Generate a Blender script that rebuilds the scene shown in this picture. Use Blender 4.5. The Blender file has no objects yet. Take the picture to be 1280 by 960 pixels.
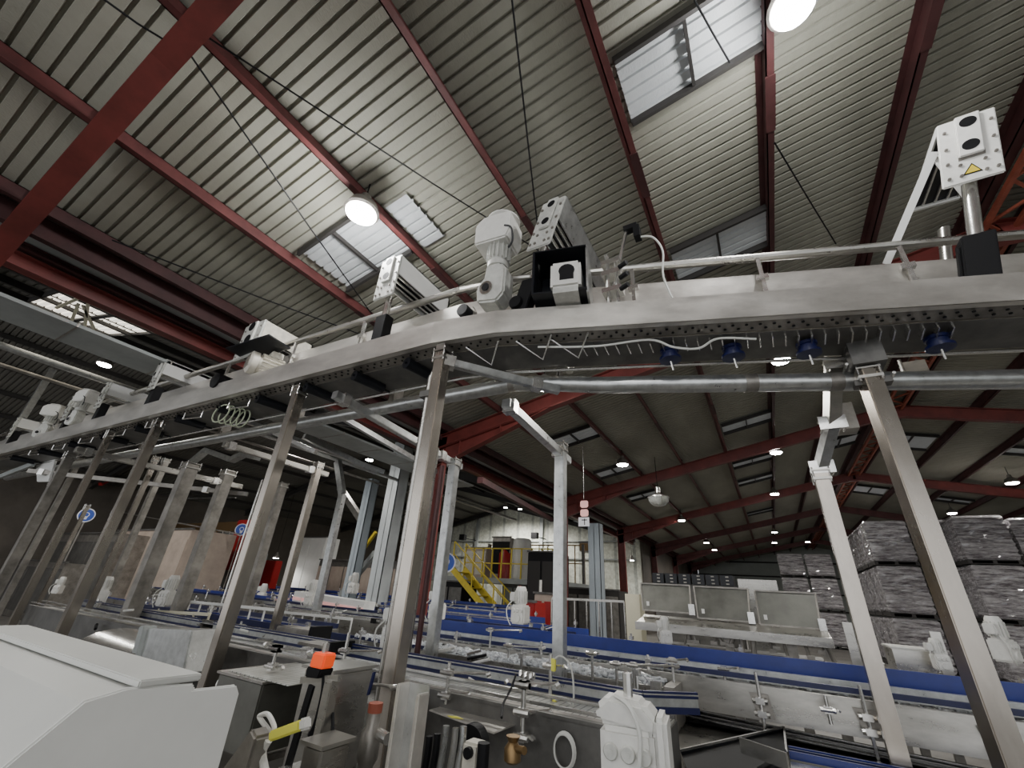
import bpy, bmesh, math, random
from mathutils import Vector, Matrix
random.seed(7)
SC = bpy.context.scene
COL = SC.collection
CAMZ = 1.65
# ---------------------------------------------------------------- camera
F = 519.0
RX = Vector((0.87139724, 0.17295915, 0.45907732))
RY = Vector((0.48719097, -0.41487511, -0.76845534))
RZ = Vector((0.05754837, 0.89328818, -0.44578516))
R3 = Matrix((RX, RY, RZ))
EYE = Vector((0, 0, CAMZ))
cam_d = bpy.data.cameras.new('camera')
cam_d.sensor_width = 36.0
cam_d.lens = F / 1280 * 36
cam_d.clip_start = 0.05
cam_d.clip_end = 300
cam = bpy.data.objects.new('camera', cam_d)
COL.objects.link(cam)
cam.matrix_world = Matrix.Translation(EYE) @ R3.to_4x4()
SC.camera = cam

def ray(px, py):
    return R3 @ Vector((px - 640, -(py - 480), -F)).normalized()
def at(px, py, X=None, Y=None, Z=None):
    """the place where the sight line through a photo point meets a real plane of the hall"""
    r = ray(px, py)
    if X is not None: return EYE + r * (X / r.x)
    if Y is not None: return EYE + r * (Y / r.y)
    return EYE + r * ((Z - CAMZ) / r.z)
def aton(px, py, a, b):
    r = ray(px, py)
    nx, ny = b[1] - a[1], -(b[0] - a[0])
    return EYE + r * ((nx * a[0] + ny * a[1]) / (nx * r.x + ny * r.y))
V = Vector

# ---------------------------------------------------------------- materials
MATS = {}
def mat(name, col, metal=0.0, rough=0.5, noise=0.0, nscale=8.0, bump=0.0, bscale=40.0, emit=0.0,
        stretch=None, trans=0.0, alpha=1.0, col2=None, coat=0.0, spec=0.5, ecol=None):
    m = bpy.data.materials.new(name); m.use_nodes = True
    nt = m.node_tree; b = nt.nodes['Principled BSDF']
    b.inputs['Base Color'].default_value = (*col, 1)
    b.inputs['Metallic'].default_value = metal
    b.inputs['Roughness'].default_value = rough
    b.inputs['Specular IOR Level'].default_value = spec
    b.inputs['Transmission Weight'].default_value = trans
    b.inputs['Alpha'].default_value = alpha
    b.inputs['Coat Weight'].default_value = coat
    if emit > 0:
        b.inputs['Emission Color'].default_value = (*(ecol or col), 1)
        b.inputs['Emission Strength'].default_value = emit
    if noise > 0 or bump > 0:
        tc = nt.nodes.new('ShaderNodeTexCoord'); mp = nt.nodes.new('ShaderNodeMapping')
        nt.links.new(tc.outputs['Object'], mp.inputs['Vector'])
        if stretch: mp.inputs['Scale'].default_value = stretch
        nz = nt.nodes.new('ShaderNodeTexNoise'); nz.inputs['Scale'].default_value = nscale
        nz.inputs['Detail'].default_value = 5; nz.inputs['Roughness'].default_value = 0.65
        nt.links.new(mp.outputs['Vector'], nz.inputs['Vector'])
        if noise > 0:
            mx = nt.nodes.new('ShaderNodeMix'); mx.data_type = 'RGBA'
            c2 = col2 or tuple(c * (1 - noise) for c in col)
            mx.inputs[6].default_value = (*c2, 1)
            mx.inputs[7].default_value = (*[min(1, c * (1 + noise * .5)) for c in col], 1)
            rmp = nt.nodes.new('ShaderNodeMapRange')
            rmp.inputs[1].default_value = 0.32; rmp.inputs[2].default_value = 0.68
            nt.links.new(nz.outputs['Fac'], rmp.inputs[0])
            nt.links.new(rmp.outputs[0], mx.inputs[0])
            nt.links.new(mx.outputs[2], b.inputs['Base Color'])
            if metal > 0.3:
                r2 = nt.nodes.new('ShaderNodeMapRange')
                r2.inputs[3].default_value = max(.08, rough - .1); r2.inputs[4].default_value = min(1, rough + .12)
                nt.links.new(nz.outputs['Fac'], r2.inputs[0]); nt.links.new(r2.outputs[0], b.inputs['Roughness'])
        if bump > 0:
            n2 = nt.nodes.new('ShaderNodeTexNoise'); n2.inputs['Scale'].default_value = bscale
            n2.inputs['Detail'].default_value = 3
            nt.links.new(mp.outputs['Vector'], n2.inputs['Vector'])
            bp = nt.nodes.new('ShaderNodeBump'); bp.inputs['Strength'].default_value = bump
            bp.inputs['Distance'].default_value = 0.02
            nt.links.new(n2.outputs['Fac'], bp.inputs['Height']); nt.links.new(bp.outputs['Normal'], b.inputs['Normal'])
    MATS[name] = m
    return m
mat('steel', (.47, .455, .42), .9, .28, .28, 3, stretch=(1, 1, 3))
mat('steel_post', (.50, .455, .40), .95, .25, .28, 1.6, stretch=(2, 2, .7))
mat('steel_bright', (.74, .73, .70), .9, .22, .12, 12)
mat('steel_dull', (.33, .31, .28), .7, .42, .4, 5)
mat('steel_dark', (.16, .155, .145), .5, .5, .4, 4)
mat('fascia', (.74, .71, .66), .75, .32, .18, 2.5, stretch=(1, 3, 3))
mat('galvanised', (.55, .56, .55), .85, .30, .22, 14)
mat('cover_steel', (.17, .17, .15), .6, .38, .25, 4)
mat('red_paint', (.175, .036, .030), 0, .45, .35, 2.2)
mat('red_purlin', (.12, .034, .032), 0, .55, .4, 3)
mat('maroon', (.060, .018, .018), 0, .6, .4, 3)
mat('orange_red', (.33, .085, .05), 0, .5, .3, 4)
mat('dark_iron', (.035, .032, .03), .2, .6)
mat('black', (.008, .008, .009), 0, .55, spec=.2)
mat('black_rubber', (.02, .02, .022), 0, .7)
mat('black_gloss', (.010, .011, .014), 0, .3, spec=.35)
mat('navy', (.008, .012, .07), 0, .35, .2, 10)
mat('blue', (.016, .03, .20), 0, .32, .15, 8)
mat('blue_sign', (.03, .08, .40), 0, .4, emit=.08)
mat('white_sign', (.8, .8, .85), 0, .4)
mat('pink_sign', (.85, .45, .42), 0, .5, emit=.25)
mat('white_paint', (.80, .80, .77), 0, .38, .06, 3)
mat('cover_white', (.60, .60, .57), 0, .42, .05, 1.5)
mat('white_plastic', (.74, .73, .69), 0, .4, .08, 20)
mat('motor_grey', (.60, .60, .56), .15, .42, .2, 16)
mat('cream', (.70, .66, .50), 0, .6, .08, 2)
mat('cream_motor', (.60, .57, .49), 0, .45, .22, 14)
mat('yellow', (.72, .56, .05), 0, .45, .15, 5)
mat('yellow_tag', (.85, .82, .12), 0, .5)
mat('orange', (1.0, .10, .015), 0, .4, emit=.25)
mat('red_gloss', (.33, .012, .012), 0, .35)
mat('grey_blue', (.36, .41, .45), 0, .5, .1, 2)
mat('gutter_grey', (.34, .36, .35), .2, .5, .2, 2)
mat('pale_steel', (.62, .66, .67), .25, .35, .1, 2)
mat('brown_machine', (.44, .36, .30), 0, .6, .25, 1.5)
mat('cable_white', (.66, .66, .62), 0, .5)
mat('green_cable', (.45, .50, .36), 0, .5)
mat('floor', (.17, .16, .145), 0, .45, .4, 1.2, bump=.1)
mat('wood', (.35, .24, .13), 0, .7, .3, 6)
mat('brass', (.26, .17, .08), .8, .4)
mat('glass', (.85, .88, .86), 0, .08, trans=.85)
mat('lamp_glow', (1, 1, 1), 0, .5, emit=60, ecol=(1, .98, .94))
mat('lamp_glow_far', (1, 1, 1), 0, .5, emit=40, ecol=(1, .98, .94))
mat('wall_cladding', (.46, .50, .47), 0, .6, .1, 2)
mat('wall_cream', (.66, .68, .60), 0, .6, .06, 2)
mat('wall_brown', (.10, .085, .07), 0, .7, .3, 1)
mat('pet', (.62, .64, .66), 0, .15, .25, 30, bump=.7, bscale=55)
# corrugated fibre cement sheet, grey-buff with stains and overlap lines
def roof_mat(name, col, emit=0):
    m = mat(name, col, 0, .75, .22, .9, bump=.25, bscale=90, stretch=(1, .35, 1), emit=emit)
    return m
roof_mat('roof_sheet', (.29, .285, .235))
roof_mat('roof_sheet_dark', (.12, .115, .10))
roof_mat('skylight_sheet', (.50, .52, .53), emit=.04)  # faint emission brightens the sheet in place of light passing through
roof_mat('skylight_bright', (.85, .80, .70), emit=1.1)
# shrink-wrapped packs: dark contents under glossy film, highlights painted in as pale patches
def wrap_mat():
    m = bpy.data.materials.new('shrink_wrap'); m.use_nodes = True
    nt = m.node_tree; b = nt.nodes['Principled BSDF']
    tc = nt.nodes.new('ShaderNodeTexCoord'); mp = nt.nodes.new('ShaderNodeMapping')
    mp.inputs['Scale'].default_value = (.8, .8, 5)
    nz = nt.nodes.new('ShaderNodeTexNoise'); nz.inputs['Scale'].default_value = 3.2; nz.inputs['Detail'].default_value = 7
    nz.inputs['Roughness'].default_value = .75
    cr = nt.nodes.new('ShaderNodeValToRGB')
    cr.color_ramp.elements[0].position = .38; cr.color_ramp.elements[0].color = (.15, .125, .14, 1)
    cr.color_ramp.elements[1].position = .66; cr.color_ramp.elements[1].color = (.90, .87, .89, 1)
    nt.links.new(tc.outputs['Object'], mp.inputs['Vector']); nt.links.new(mp.outputs['Vector'], nz.inputs['Vector'])
    nt.links.new(nz.outputs['Fac'], cr.inputs['Fac']); nt.links.new(cr.outputs['Color'], b.inputs['Base Color'])
    bp = nt.nodes.new('ShaderNodeBump'); bp.inputs['Strength'].default_value = 1; bp.inputs['Distance'].default_value = .12
    nt.links.new(nz.outputs['Fac'], bp.inputs['Height']); nt.links.new(bp.outputs['Normal'], b.inputs['Normal'])
    b.inputs['Roughness'].default_value = .14; b.inputs['Coat Weight'].default_value = 1
    b.inputs['Specular IOR Level'].default_value = .9
    MATS['shrink_wrap'] = m
wrap_mat()
# steel slat chain: cross lines every few centimetres
def slat_mat(name, ax, pitch, c1, c2, metal, rough):
    m = bpy.data.materials.new(name); m.use_nodes = True
    nt = m.node_tree; b = nt.nodes['Principled BSDF']
    b.inputs['Metallic'].default_value = metal; b.inputs['Roughness'].default_value = rough
    tc = nt.nodes.new('ShaderNodeTexCoord'); sp = nt.nodes.new('ShaderNodeSeparateXYZ')
    nt.links.new(tc.outputs['Object'], sp.inputs[0])
    mu = nt.nodes.new('ShaderNodeMath'); mu.operation = 'MULTIPLY'; mu.inputs[1].default_value = 1 / pitch
    nt.links.new(sp.outputs[ax], mu.inputs[0])
    fr = nt.nodes.new('ShaderNodeMath'); fr.operation = 'FRACT'; nt.links.new(mu.outputs[0], fr.inputs[0])
    gt = nt.nodes.new('ShaderNodeMath'); gt.operation = 'GREATER_THAN'; gt.inputs[1].default_value = .16
    nt.links.new(fr.outputs[0], gt.inputs[0])
    mx = nt.nodes.new('ShaderNodeMix'); mx.data_type = 'RGBA'
    mx.inputs[6].default_value = (*c2, 1); mx.inputs[7].default_value = (*c1, 1)
    nt.links.new(gt.outputs[0], mx.inputs[0])
    nz = nt.nodes.new('ShaderNodeTexNoise'); nz.inputs['Scale'].default_value = 7; nz.inputs['Detail'].default_value = 6
    nt.links.new(tc.outputs['Object'], nz.inputs['Vector'])
    m2 = nt.nodes.new('ShaderNodeMix'); m2.data_type = 'RGBA'; m2.blend_type = 'MULTIPLY'; m2.inputs[0].default_value = .8
    cr = nt.nodes.new('ShaderNodeValToRGB'); cr.color_ramp.elements[0].position = .3; cr.color_ramp.elements[0].color = (.55, .54, .5, 1)
    cr.color_ramp.elements[1].position = .7
    nt.links.new(nz.outputs['Fac'], cr.inputs['Fac'])
    nt.links.new(mx.outputs[2], m2.inputs[6]); nt.links.new(cr.outputs['Color'], m2.inputs[7])
    nt.links.new(m2.outputs[2], b.inputs['Base Color'])
    MATS[name] = m
slat_mat('slat_belt', 'X', .045, (.68, .68, .64), (.12, .12, .11), .55, .32)
slat_mat('panel_wall', 'X', 1.1, (.68, .70, .62), (.42, .44, .40), 0, .6)

# ---------------------------------------------------------------- mesh builder
OFF = {}
class MB:
    def __init__(s): s.v = []; s.f = []
    def add(s, vs, fs):
        n = len(s.v); s.v += [V(a) for a in vs]; s.f += [tuple(i + n for i in f) for f in fs]; return s
    def box(s, x0, x1, y0, y1, z0, z1):
        return s.add([(x0,y0,z0),(x1,y0,z0),(x1,y1,z0),(x0,y1,z0),(x0,y0,z1),(x1,y0,z1),(x1,y1,z1),(x0,y1,z1)],
            [(0,3,2,1),(4,5,6,7),(0,1,5,4),(1,2,6,5),(2,3,7,6),(3,0,4,7)])
    def obox(s, c, a, b, d):   # centre and three half-vectors
        c, a, b, d = V(c), V(a), V(b), V(d)
        vs = [c + a*i + b*j + d*k for k in (-1, 1) for i, j in ((-1,-1),(1,-1),(1,1),(-1,1))]
        return s.add(vs, [(0,3,2,1),(4,5,6,7),(0,1,5,4),(1,2,6,5),(2,3,7,6),(3,0,4,7)])
    def bar(s, p, q, w, h, up=(0,0,1)):
        p, q = V(p), V(q); d = q - p
        if d.length < 1e-6: return s
        u = V(up); side = d.cross(u)
        if side.length < 1e-5: side = d.cross(V((1,0,0)))
        side.normalize(); u = side.cross(d).normalized()
        return s.obox((p+q)/2, side*w/2, u*h/2, d/2)
    def tube(s, path, r, n=8, cap=True):
        P = [V(p) for p in path]; rings = []
        t0 = (P[1]-P[0]).normalized()
        u = t0.cross(V((0,0,1)));
        if u.length < .05: u = t0.cross(V((1,0,0)))
        u.normalize()
        vs = []; rr = r if isinstance(r, (list, tuple)) else [r]*len(P)
        for i, p in enumerate(P):
            if i == 0: t = P[1]-P[0]
            elif i == len(P)-1: t = P[-1]-P[-2]
            else: t = (P[i+1]-p).normalized() + (p-P[i-1]).normalized()
            t.normalize(); u = (u - t*u.dot(t)).normalized(); w = t.cross(u)
            vs += [p + (u*math.cos(2*math.pi*k/n) + w*math.sin(2*math.pi*k/n))*rr[i] for k in range(n)]
        fs = [(i*n+k, i*n+(k+1)%n, (i+1)*n+(k+1)%n, (i+1)*n+k) for i in range(len(P)-1) for k in range(n)]
        if cap: fs += [tuple(range(n-1,-1,-1)), tuple((len(P)-1)*n+k for k in range(n))]
        return s.add(vs, fs)
    def cyl(s, p, q, r, n=14): return s.tube([p, q], r, n)
    def prism(s, poly, d):
        n = len(poly); P = [V(p) for p in poly]; d = V(d)
        return s.add(P + [p + d for p in P], [tuple(range(n-1,-1,-1)), tuple(range(n,2*n))] +
            [(i, (i+1)%n, (i+1)%n+n, i+n) for i in range(n)])
    def lathe(s, c, prof, axis='Z', n=20, cap=True):
        c = V(c); vs = []
        for r, h in prof:
            for k in range(n):
                a = 2*math.pi*k/n; x, y = r*math.cos(a), r*math.sin(a)
                vs.append(c + (V((x,y,h)) if axis == 'Z' else V((x,h,y)) if axis == 'Y' else V((h,x,y))))
        m = len(prof)
        fs = [(i*n+k, i*n+(k+1)%n, (i+1)*n+(k+1)%n, (i+1)*n+k) for i in range(m-1) for k in range(n)]
        if cap: fs += [tuple(range(n-1,-1,-1)), tuple((m-1)*n+k for k in range(n))]
        return s.add(vs, fs)
    def xf(s, M):
        s.v = [M @ p for p in s.v]; return s
    def build(s, name, m, parent=None, smooth=False, bevel=0.0):
        off = OFF.get(parent.name, V((0,0,0))) if parent else V((0,0,0))
        me = bpy.data.meshes.new(name)
        me.from_pydata([tuple(p - off) for p in s.v], [], s.f)
        me.materials.append(MATS[m]); me.update()
        bm = bmesh.new(); bm.from_mesh(me); bmesh.ops.recalc_face_normals(bm, faces=bm.faces)
        if bevel > 0:
            bmesh.ops.bevel(bm, geom=[e for e in bm.edges if len(e.link_faces) == 2 and e.calc_face_angle(0) > .7],
                            offset=bevel, segments=2, affect='EDGES', clamp_overlap=True)
        bm.to_mesh(me); bm.free()
        if smooth:
            for p in me.polygons: p.use_smooth = True
            try: me.set_sharp_from_angle(angle=.7)
            except Exception: pass
        o = bpy.data.objects.new(name, me); COL.objects.link(o)
        if parent: o.parent = parent; OFF[o.name] = off
        return o
def tag(o, label, cat, group=None, kind=None):
    if label: o['label'] = label
    if cat: o['category'] = cat
    if group: o['group'] = group
    if kind: o['kind'] = kind
    return o
def thing(name, label, cat, loc=(0,0,0), group=None, rotz=0):
    o = bpy.data.objects.new(name, None); COL.objects.link(o)
    o.location = loc; o.rotation_euler = (0,0,rotz); o.empty_display_size = .1
    OFF[o.name] = V(loc) if rotz == 0 else V((0,0,0))
    return tag(o, label, cat, group)
def solo(name, mb, m, label, cat, group=None, smooth=False, bevel=0):
    """a thing that is one mesh, its origin at the foot of the mesh"""
    n = len(mb.v); c = V((sum(p.x for p in mb.v)/n, sum(p.y for p in mb.v)/n, min(p.z for p in mb.v)))
    mb.v = [p - c for p in mb.v]
    o = mb.build(name, m, None, smooth, bevel); o.location = c
    return tag(o, label, cat, group)
def struct(name, mb, m, parent=None, smooth=False):
    o = mb.build(name, m, parent, smooth)
    if not parent: o['kind'] = 'structure'
    return o
def copy_tree(r, loc, rotz=0, label=None, scale=None, group=None):
    c = r.copy(); COL.objects.link(c); c.location = loc; c.rotation_euler = (0,0,rotz)
    if label: c['label'] = label
    if group: c['group'] = group
    if scale: c.scale = (scale,)*3
    for ch in list(r.children):
        d = ch.copy(); COL.objects.link(d); d.parent = c
        for g in list(ch.children):
            e = g.copy(); COL.objects.link(e); e.parent = d
    return c
def tocurve(pts, k=6):
    """smooth a polyline (Catmull-Rom)"""
    P = [V(p) for p in pts]; out = []
    for i in range(len(P)-1):
        a, b, c, d = P[max(0,i-1)], P[i], P[i+1], P[min(len(P)-1,i+2)]
        for j in range(k):
            t = j/k
            out.append(.5*((2*b)+(c-a)*t+(2*a-5*b+4*c-d)*t*t+(3*b-a-3*c+d)*t**3))
    return out + [P[-1]]
ORD = ['first','second','third','fourth','fifth','sixth','seventh','eighth','ninth','tenth','eleventh','twelfth','thirteenth','fourteenth']

# ================================================================ THE HALL
PITCH = .118
RS = .2126                     # roof slope
XE, XR = -6.1, 3.7             # eaves and ridge
def zroof(x): return CAMZ + 4.5 + RS*x if x <= XR else CAMZ + 4.5 + RS*XR - RS*(x-XR)
YB, YG = -7.0, 49.0
XW = 13.5
XN = -14.8                     # ridge of the neighbouring bay
def znb(x): return 4.85 - .25*(x - XE) if x > XN else 4.85 + .25*(XE - XN) - .25*(XN - x)
struct('floor', MB().box(-28, 16, YB, YG+3, -.12, 0), 'floor')
def corrugated(x0, z0, x1, z1, y0, y1, pitch=PITCH, amp=.014, thick=.012, seg=8):
    mb = MB(); n = int((y1-y0)/pitch*seg); vs = []
    prof = [(0,0),(.70,0),(.76,1),(.94,1)]
    n = int((y1-y0)/pitch)
    for i in range(n+1):
        for q, h in prof:
            y = min(y1, y0 + (i+q)*pitch); dz = amp*2*h - amp
            vs += [(x0,y,z0+dz), (x1,y,z1+dz)]
    mb.add(vs, [(2*i,2*i+1,2*i+3,2*i+2) for i in range(len(vs)//2-1)])
    return mb
up = .03
o = struct('ceiling', corrugated(XE-.15, zroof(XE-.15)+up, XR, zroof(XR)+up, YB, YG), 'roof_sheet', smooth=True)
o = struct('ceiling_right', corrugated(XR, zroof(XR)+up, XW, zroof(XW)+up, YB, YG), 'roof_sheet', smooth=True)
# ends of the roof sheets lap over one another on every second purlin
# neighbouring bay, lower and darker
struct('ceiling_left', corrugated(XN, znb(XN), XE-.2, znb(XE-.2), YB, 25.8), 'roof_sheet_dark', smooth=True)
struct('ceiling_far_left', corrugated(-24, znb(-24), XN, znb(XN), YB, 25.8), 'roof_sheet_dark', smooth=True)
# walls
struct('wall_right', MB().box(XW, XW+.2, YB, YG, 0, zroof(XW)+.1), 'wall_cladding')
struct('wall_left', MB().box(-24.2, -24, YB, 25.8, 0, znb(-24)+.2), 'wall_brown')
struct('wall_back', MB().prism([(XE,YG,0),(XW,YG,0),(XW,YG,zroof(XW)),(XR,YG,zroof(XR)+.2),(XE,YG,zroof(XE)+.2)], (0,.2,0)), 'wall_cladding')
struct('wall_back_left', MB().prism([(-24,25.8,0),(XE-.1,25.8,0),(XE-.1,25.8,znb(XE)),(XN,25.8,znb(XN)),(-24,25.8,znb(-24))], (0,.2,0)), 'panel_wall')
struct('wall_side_left', MB().box(XE-.15, XE-.02, 26.0, YG, 0, zroof(XE)), 'wall_brown')
# horizontal sheeting rails of the far gables
mb = MB()
for z in (1.6, 2.9, 4.2, 5.4):
    w = (XR - XE) if z < zroof(XE) else (z-CAMZ-4.5)/RS
    mb.box(XE if z < zroof(XE) else (z-CAMZ-4.5)/RS, XW if z < 4.8 else 2*XR-(z-CAMZ-4.5)/RS, YG-.12, YG-.002, z, z+.12)
struct('trim_1', mb, 'dark_iron')
mb = MB()
for z in (3.6, 4.6): mb.box(-23, XE-.3, 25.68, 25.8, z, z+.07)
for x in (-17.5, -12.5): mb.box(x, x+.22, 25.62, 25.8, 0, znb(x)-.1)
struct('trim_2', mb, 'gutter_grey')
# skylights: translucent sheets between two purlins with dark trimmer bars
wn = 0
def skylight(pxs, m='skylight_sheet', z=zroof, bars=True, x0=None, x1=None):
    """pxs: photo points of its corners; it lies in the roof plane"""
    global wn
    pts = []
    for px, py in pxs:
        r = ray(px, py); s, t = r.x/r.z, r.y/r.z
        a = (z(-6.05)-z(-7.05)) if z is znb else RS
        c = z(-6.2)+6.2*a if z is znb else CAMZ+4.5
        zz = (c-CAMZ)/(1-a*s); pts.append((s*zz, t*zz))
    xa, xb = min(p[0] for p in pts), max(p[0] for p in pts)
    ya, yb = min(p[1] for p in pts), max(p[1] for p in pts)
    if x0 is not None: xa, xb = x0, x1
    sky(xa, xb, ya, yb, m, z, bars)
def sky(xa, xb, ya, yb, m='skylight_sheet', z=zroof, bars=True):
    global wn
    wn += 1
    r = bpy.data.objects.new('window_%d' % wn, None); COL.objects.link(r); r['kind'] = 'structure'
    r.location = (xa, ya, z(xa)); OFF[r.name] = V(r.location)
    d = -.045 if z is zroof else -.10
    corrugated(xa, z(xa)+d+up, xb, z(xb)+d+up, ya, yb).build('pane', m, r, True)
    if bars:
        f = MB()
        e = .07
        for y in (ya, yb): f.bar((xa,y,z(xa)-e), (xb,y,z(xb)-e), .035, .09)
        f.bar(((xa+xb)/2,ya,z((xa+xb)/2)-e), ((xa+xb)/2,yb,z((xa+xb)/2)-e), .03, .05)
        f.build('window_frame', 'dark_iron', r)
# ---------------------------------------------------------------- purlins
px_list = [-5.75 + 1.31*k for k in range(7)] + [3.38]
for k, x in enumerate(px_list):
    zz = zroof(x) + .005; h = .17
    r = thing('roof_purlin', 'red steel purlin running the length of the roof, %s up from the left eaves' % ORD[k], 'beam', (x, YB, zz-h), 'purlins of the left roof slope')
    mb = MB(); w = .065 if k < 7 else .11
    # zed section
    mb.box(x-.006, x+.006, YB, YG, zz-h, zz); mb.box(x-.006, x+w, YB, YG, zz-h, zz-h+.008); mb.box(x-w, x+.006, YB, YG, zz-.008, zz)
    mb.build('beam', 'red_purlin' if 0 < k < 5 else 'maroon', r)
    for fy in (.1, 7.0, 14.0, 21.2, 28.2): MB().box(x+.006, x+.03, fy-.06, fy+.06, zz-h-.02, zz-.01).build('cleat', 'maroon', r)
    for y in (3.3, 10.4, 17.5): MB().box(x-.012, x+w+.01, y-.3, y+.3, zz-h-.01, zz-h).build('splice_plate', 'maroon', r)
for k, x in enumerate([4.02 + 1.31*k for k in range(7)]):
    zz = zroof(x) + .005; h = .17
    mb = MB(); mb.box(x-.006, x+.006, YB, YG, zz-h, zz); mb.box(x-.006, x+.065, YB, YG, zz-h, zz-h+.008); mb.box(x-.06, x+.006, YB, YG, zz-.008, zz)
    solo('roof_purlin', mb, 'maroon', 'dark red steel purlin on the right roof slope, %s from the ridge' % ORD[k], 'beam', 'purlins of the right roof slope')
# ---------------------------------------------------------------- portal frames
FY = [.12, 7.0, 14.0, 21.2, 28.2, 35.3, 42.3]
FN = ['nearest red portal frame, cutting across the top left corner', 'red portal frame with a deep haunch behind the middle steel posts',
      'red portal frame third from the camera, its column beside the hanging sign', 'red portal frame fourth from the camera, above the round glass lamp',
      'dark red portal frame fifth from the camera', 'dark red portal frame sixth from the camera', 'farthest dark portal frame, before the end gable']
def isec(mb, a, b, ha, hb, w=.16, t=.014):
    """I beam from a to b; a, b are top-flange points, depth ha -> hb, web in the plane of the frame"""
    a, b = V(a), V(b); n = (b-a).normalized(); dn = V((0,1,0)).cross(n)
    if dn.z > 0: dn = -dn
    if abs(n.z) > .9: dn = V((1,0,0)) if a.x < 3.7 else V((-1,0,0))
    wy = V((0,w/2,0))
    for (p0, p1) in ((a, b), (a+dn*ha, b+dn*hb)):
        mb.add([p0-wy, p0+wy, p1+wy, p1-wy, p0-wy+dn*t, p0+wy+dn*t, p1+wy+dn*t, p1-wy+dn*t],
               [(0,1,2,3),(7,6,5,4),(0,4,5,1),(1,5,6,2),(2,6,7,3),(3,7,4,0)])
    wt = V((0,.006,0))
    mb.add([a-wt, b-wt, b+dn*hb-wt, a+dn*ha-wt, a+wt, b+wt, b+dn*hb+wt, a+dn*ha+wt],
           [(0,1,2,3),(7,6,5,4),(0,4,5,1),(1,5,6,2),(2,6,7,3),(3,7,4,0)])
for k, y in enumerate(FY):
    m = 'red_paint' if k < 4 else 'red_purlin'
    r = thing('portal_frame', FN[k], 'steel frame', (XE+.2, y, 0), 'portal frames of the hall')
    D = .17
    for sgn, nm in ((-1, 'rafter'), (1, 'rafter')):
        mb = MB()
        xe = XE if sgn < 0 else XW-.1
        isec(mb, (xe, y, zroof(xe)-D), (XR, y, zroof(XR)-D), .30, .30)
        mb.build('rafter', m, r)
        hb = MB(); xh = xe + (2.9 if sgn < 0 else -2.9)
        isec(hb, (xe, y, zroof(xe)-D-.28), (xh, y, zroof(xh)-D-.28), .42, .02, .16)
        for q in (.25, .6):
            xs = xe + (xh-xe)*q
            hb.box(xs-.008, xs+.008, y-.075, y+.075, zroof(xs)-D-.28-.42*(1-q), zroof(xs)-D-.28)
        hb.build('haunch', m, r)
        cb = MB(); xc = xe + .16*(-sgn) if sgn < 0 else xe-.16
        cb.box(xc-.16, xc-.14, y-.08, y+.08, 0, zroof(xe)-D); cb.box(xc+.14, xc+.16, y-.08, y+.08, 0, zroof(xe)-D-.3)
        cb.box(xc-.15, xc+.15, y-.006, y+.006, 0, zroof(xe)-D)
        cb.build('column', m, r)
        fp = MB(); fp.box(xc-.22, xc+.22, y-.16, y+.16, 0, .03)
        fp.build('foot_plate', m, r)
    mb = MB(); mb.box(XR-.25, XR+.25, y-.09, y+.09, zroof(XR)-D-.36, zroof(XR)-D-.30)
    mb.build('apex_plate', m, r)
# lattice girder under the ridge, orange-red
r = thing('lattice_girder', 'orange-red lattice girder hanging under the ridge', 'beam', (XR, 0, zroof(XR)-.6))
mb = MB(); zc = zroof(XR)-.30
for dx in (-.18, .18): mb.box(XR+dx-.03, XR+dx+.03, 1.2, YG, zc-.03, zc+.03)
mb.build('chord', 'orange_red', r)
mb = MB()
for i in range(58):
    y = 1.2 + i*.8
    mb.bar((XR-.18,y,zc), (XR+.18,y+.4,zc), .035, .035); mb.bar((XR+.18,y+.4,zc), (XR-.18,y+.8,zc), .035, .035)
mb.build('diagonals', 'orange_red', r)
# bracing rods
def onroof(px, py, d=.25):
    rr = ray(px, py); s = rr.x/rr.z; zz = (4.5-d)/(1-RS*s); return V((s*zz, rr.y/rr.z*zz, CAMZ+zz))
for a, b, lab, d in [((236,66),(470,400),'thin dark bracing rod slanting down across the roof left of the near lamp',.3),
                  ((262,48),(700,330),'thin dark bracing rod running from the nearest rafter past the lamp to the machinery',.3),
                  ((640,0),(674,300),'thin dark rod hanging almost straight across the middle of the roof',.35),
                  ((868,0),(912,78),'thin rod under the skylight at the top of the roof',.3),
                  ((968,178),(1045,305),'thin rod slanting under the roof below the bright lamp',.3),
                  ((120,-8),(222,60),'thin dark bracing rod in the top left corner beyond the nearest rafter',.3),
                  ((140,300),(470,425),'thin grey conduit hanging under the lower left of the roof',.45)]:
    p, q = onroof(*a, d), onroof(*b, d)
    solo('bracing_rod', MB().tube([p, (p+q)/2 - V((0,0,.02)), q], .008, 6), 'black', lab, 'rod', 'bracing rods of the roof')
# skylights of the main roof
skylight([(764,73),(784,152),(858,104)], x0=-.42, x1=.80)
xa, xb = -.42, .80
for ya in (4.75, 11.9, 15.7, 18.4, 25.5): sky(xa, xb, ya, ya+.7)
for ya in (1.95, 9.2, 12.6, 16.4): sky(-4.3, -3.2, ya, ya+.75)
sky(-3.08, -2.78, 2.1, 2.8, bars=False)
for ya in (7.8, 16.1): sky(2.3, 3.3, ya, ya+1.0)
for ya in (2.2, 9.4, 16.5, 23.6): sky(4.1, 5.2, ya, ya+1.4, 'skylight_sheet')
for ya in (10.2, 17.0, 24): sky(6.7, 7.8, ya, ya+.7)
# the bright window patch in the neighbouring roof, upper left
sky(-11.6, -8.0, .95, 1.62, 'skylight_bright', znb); sky(-11.6, -8.0, 1.66, 2.25, 'skylight_bright', znb)
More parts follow.
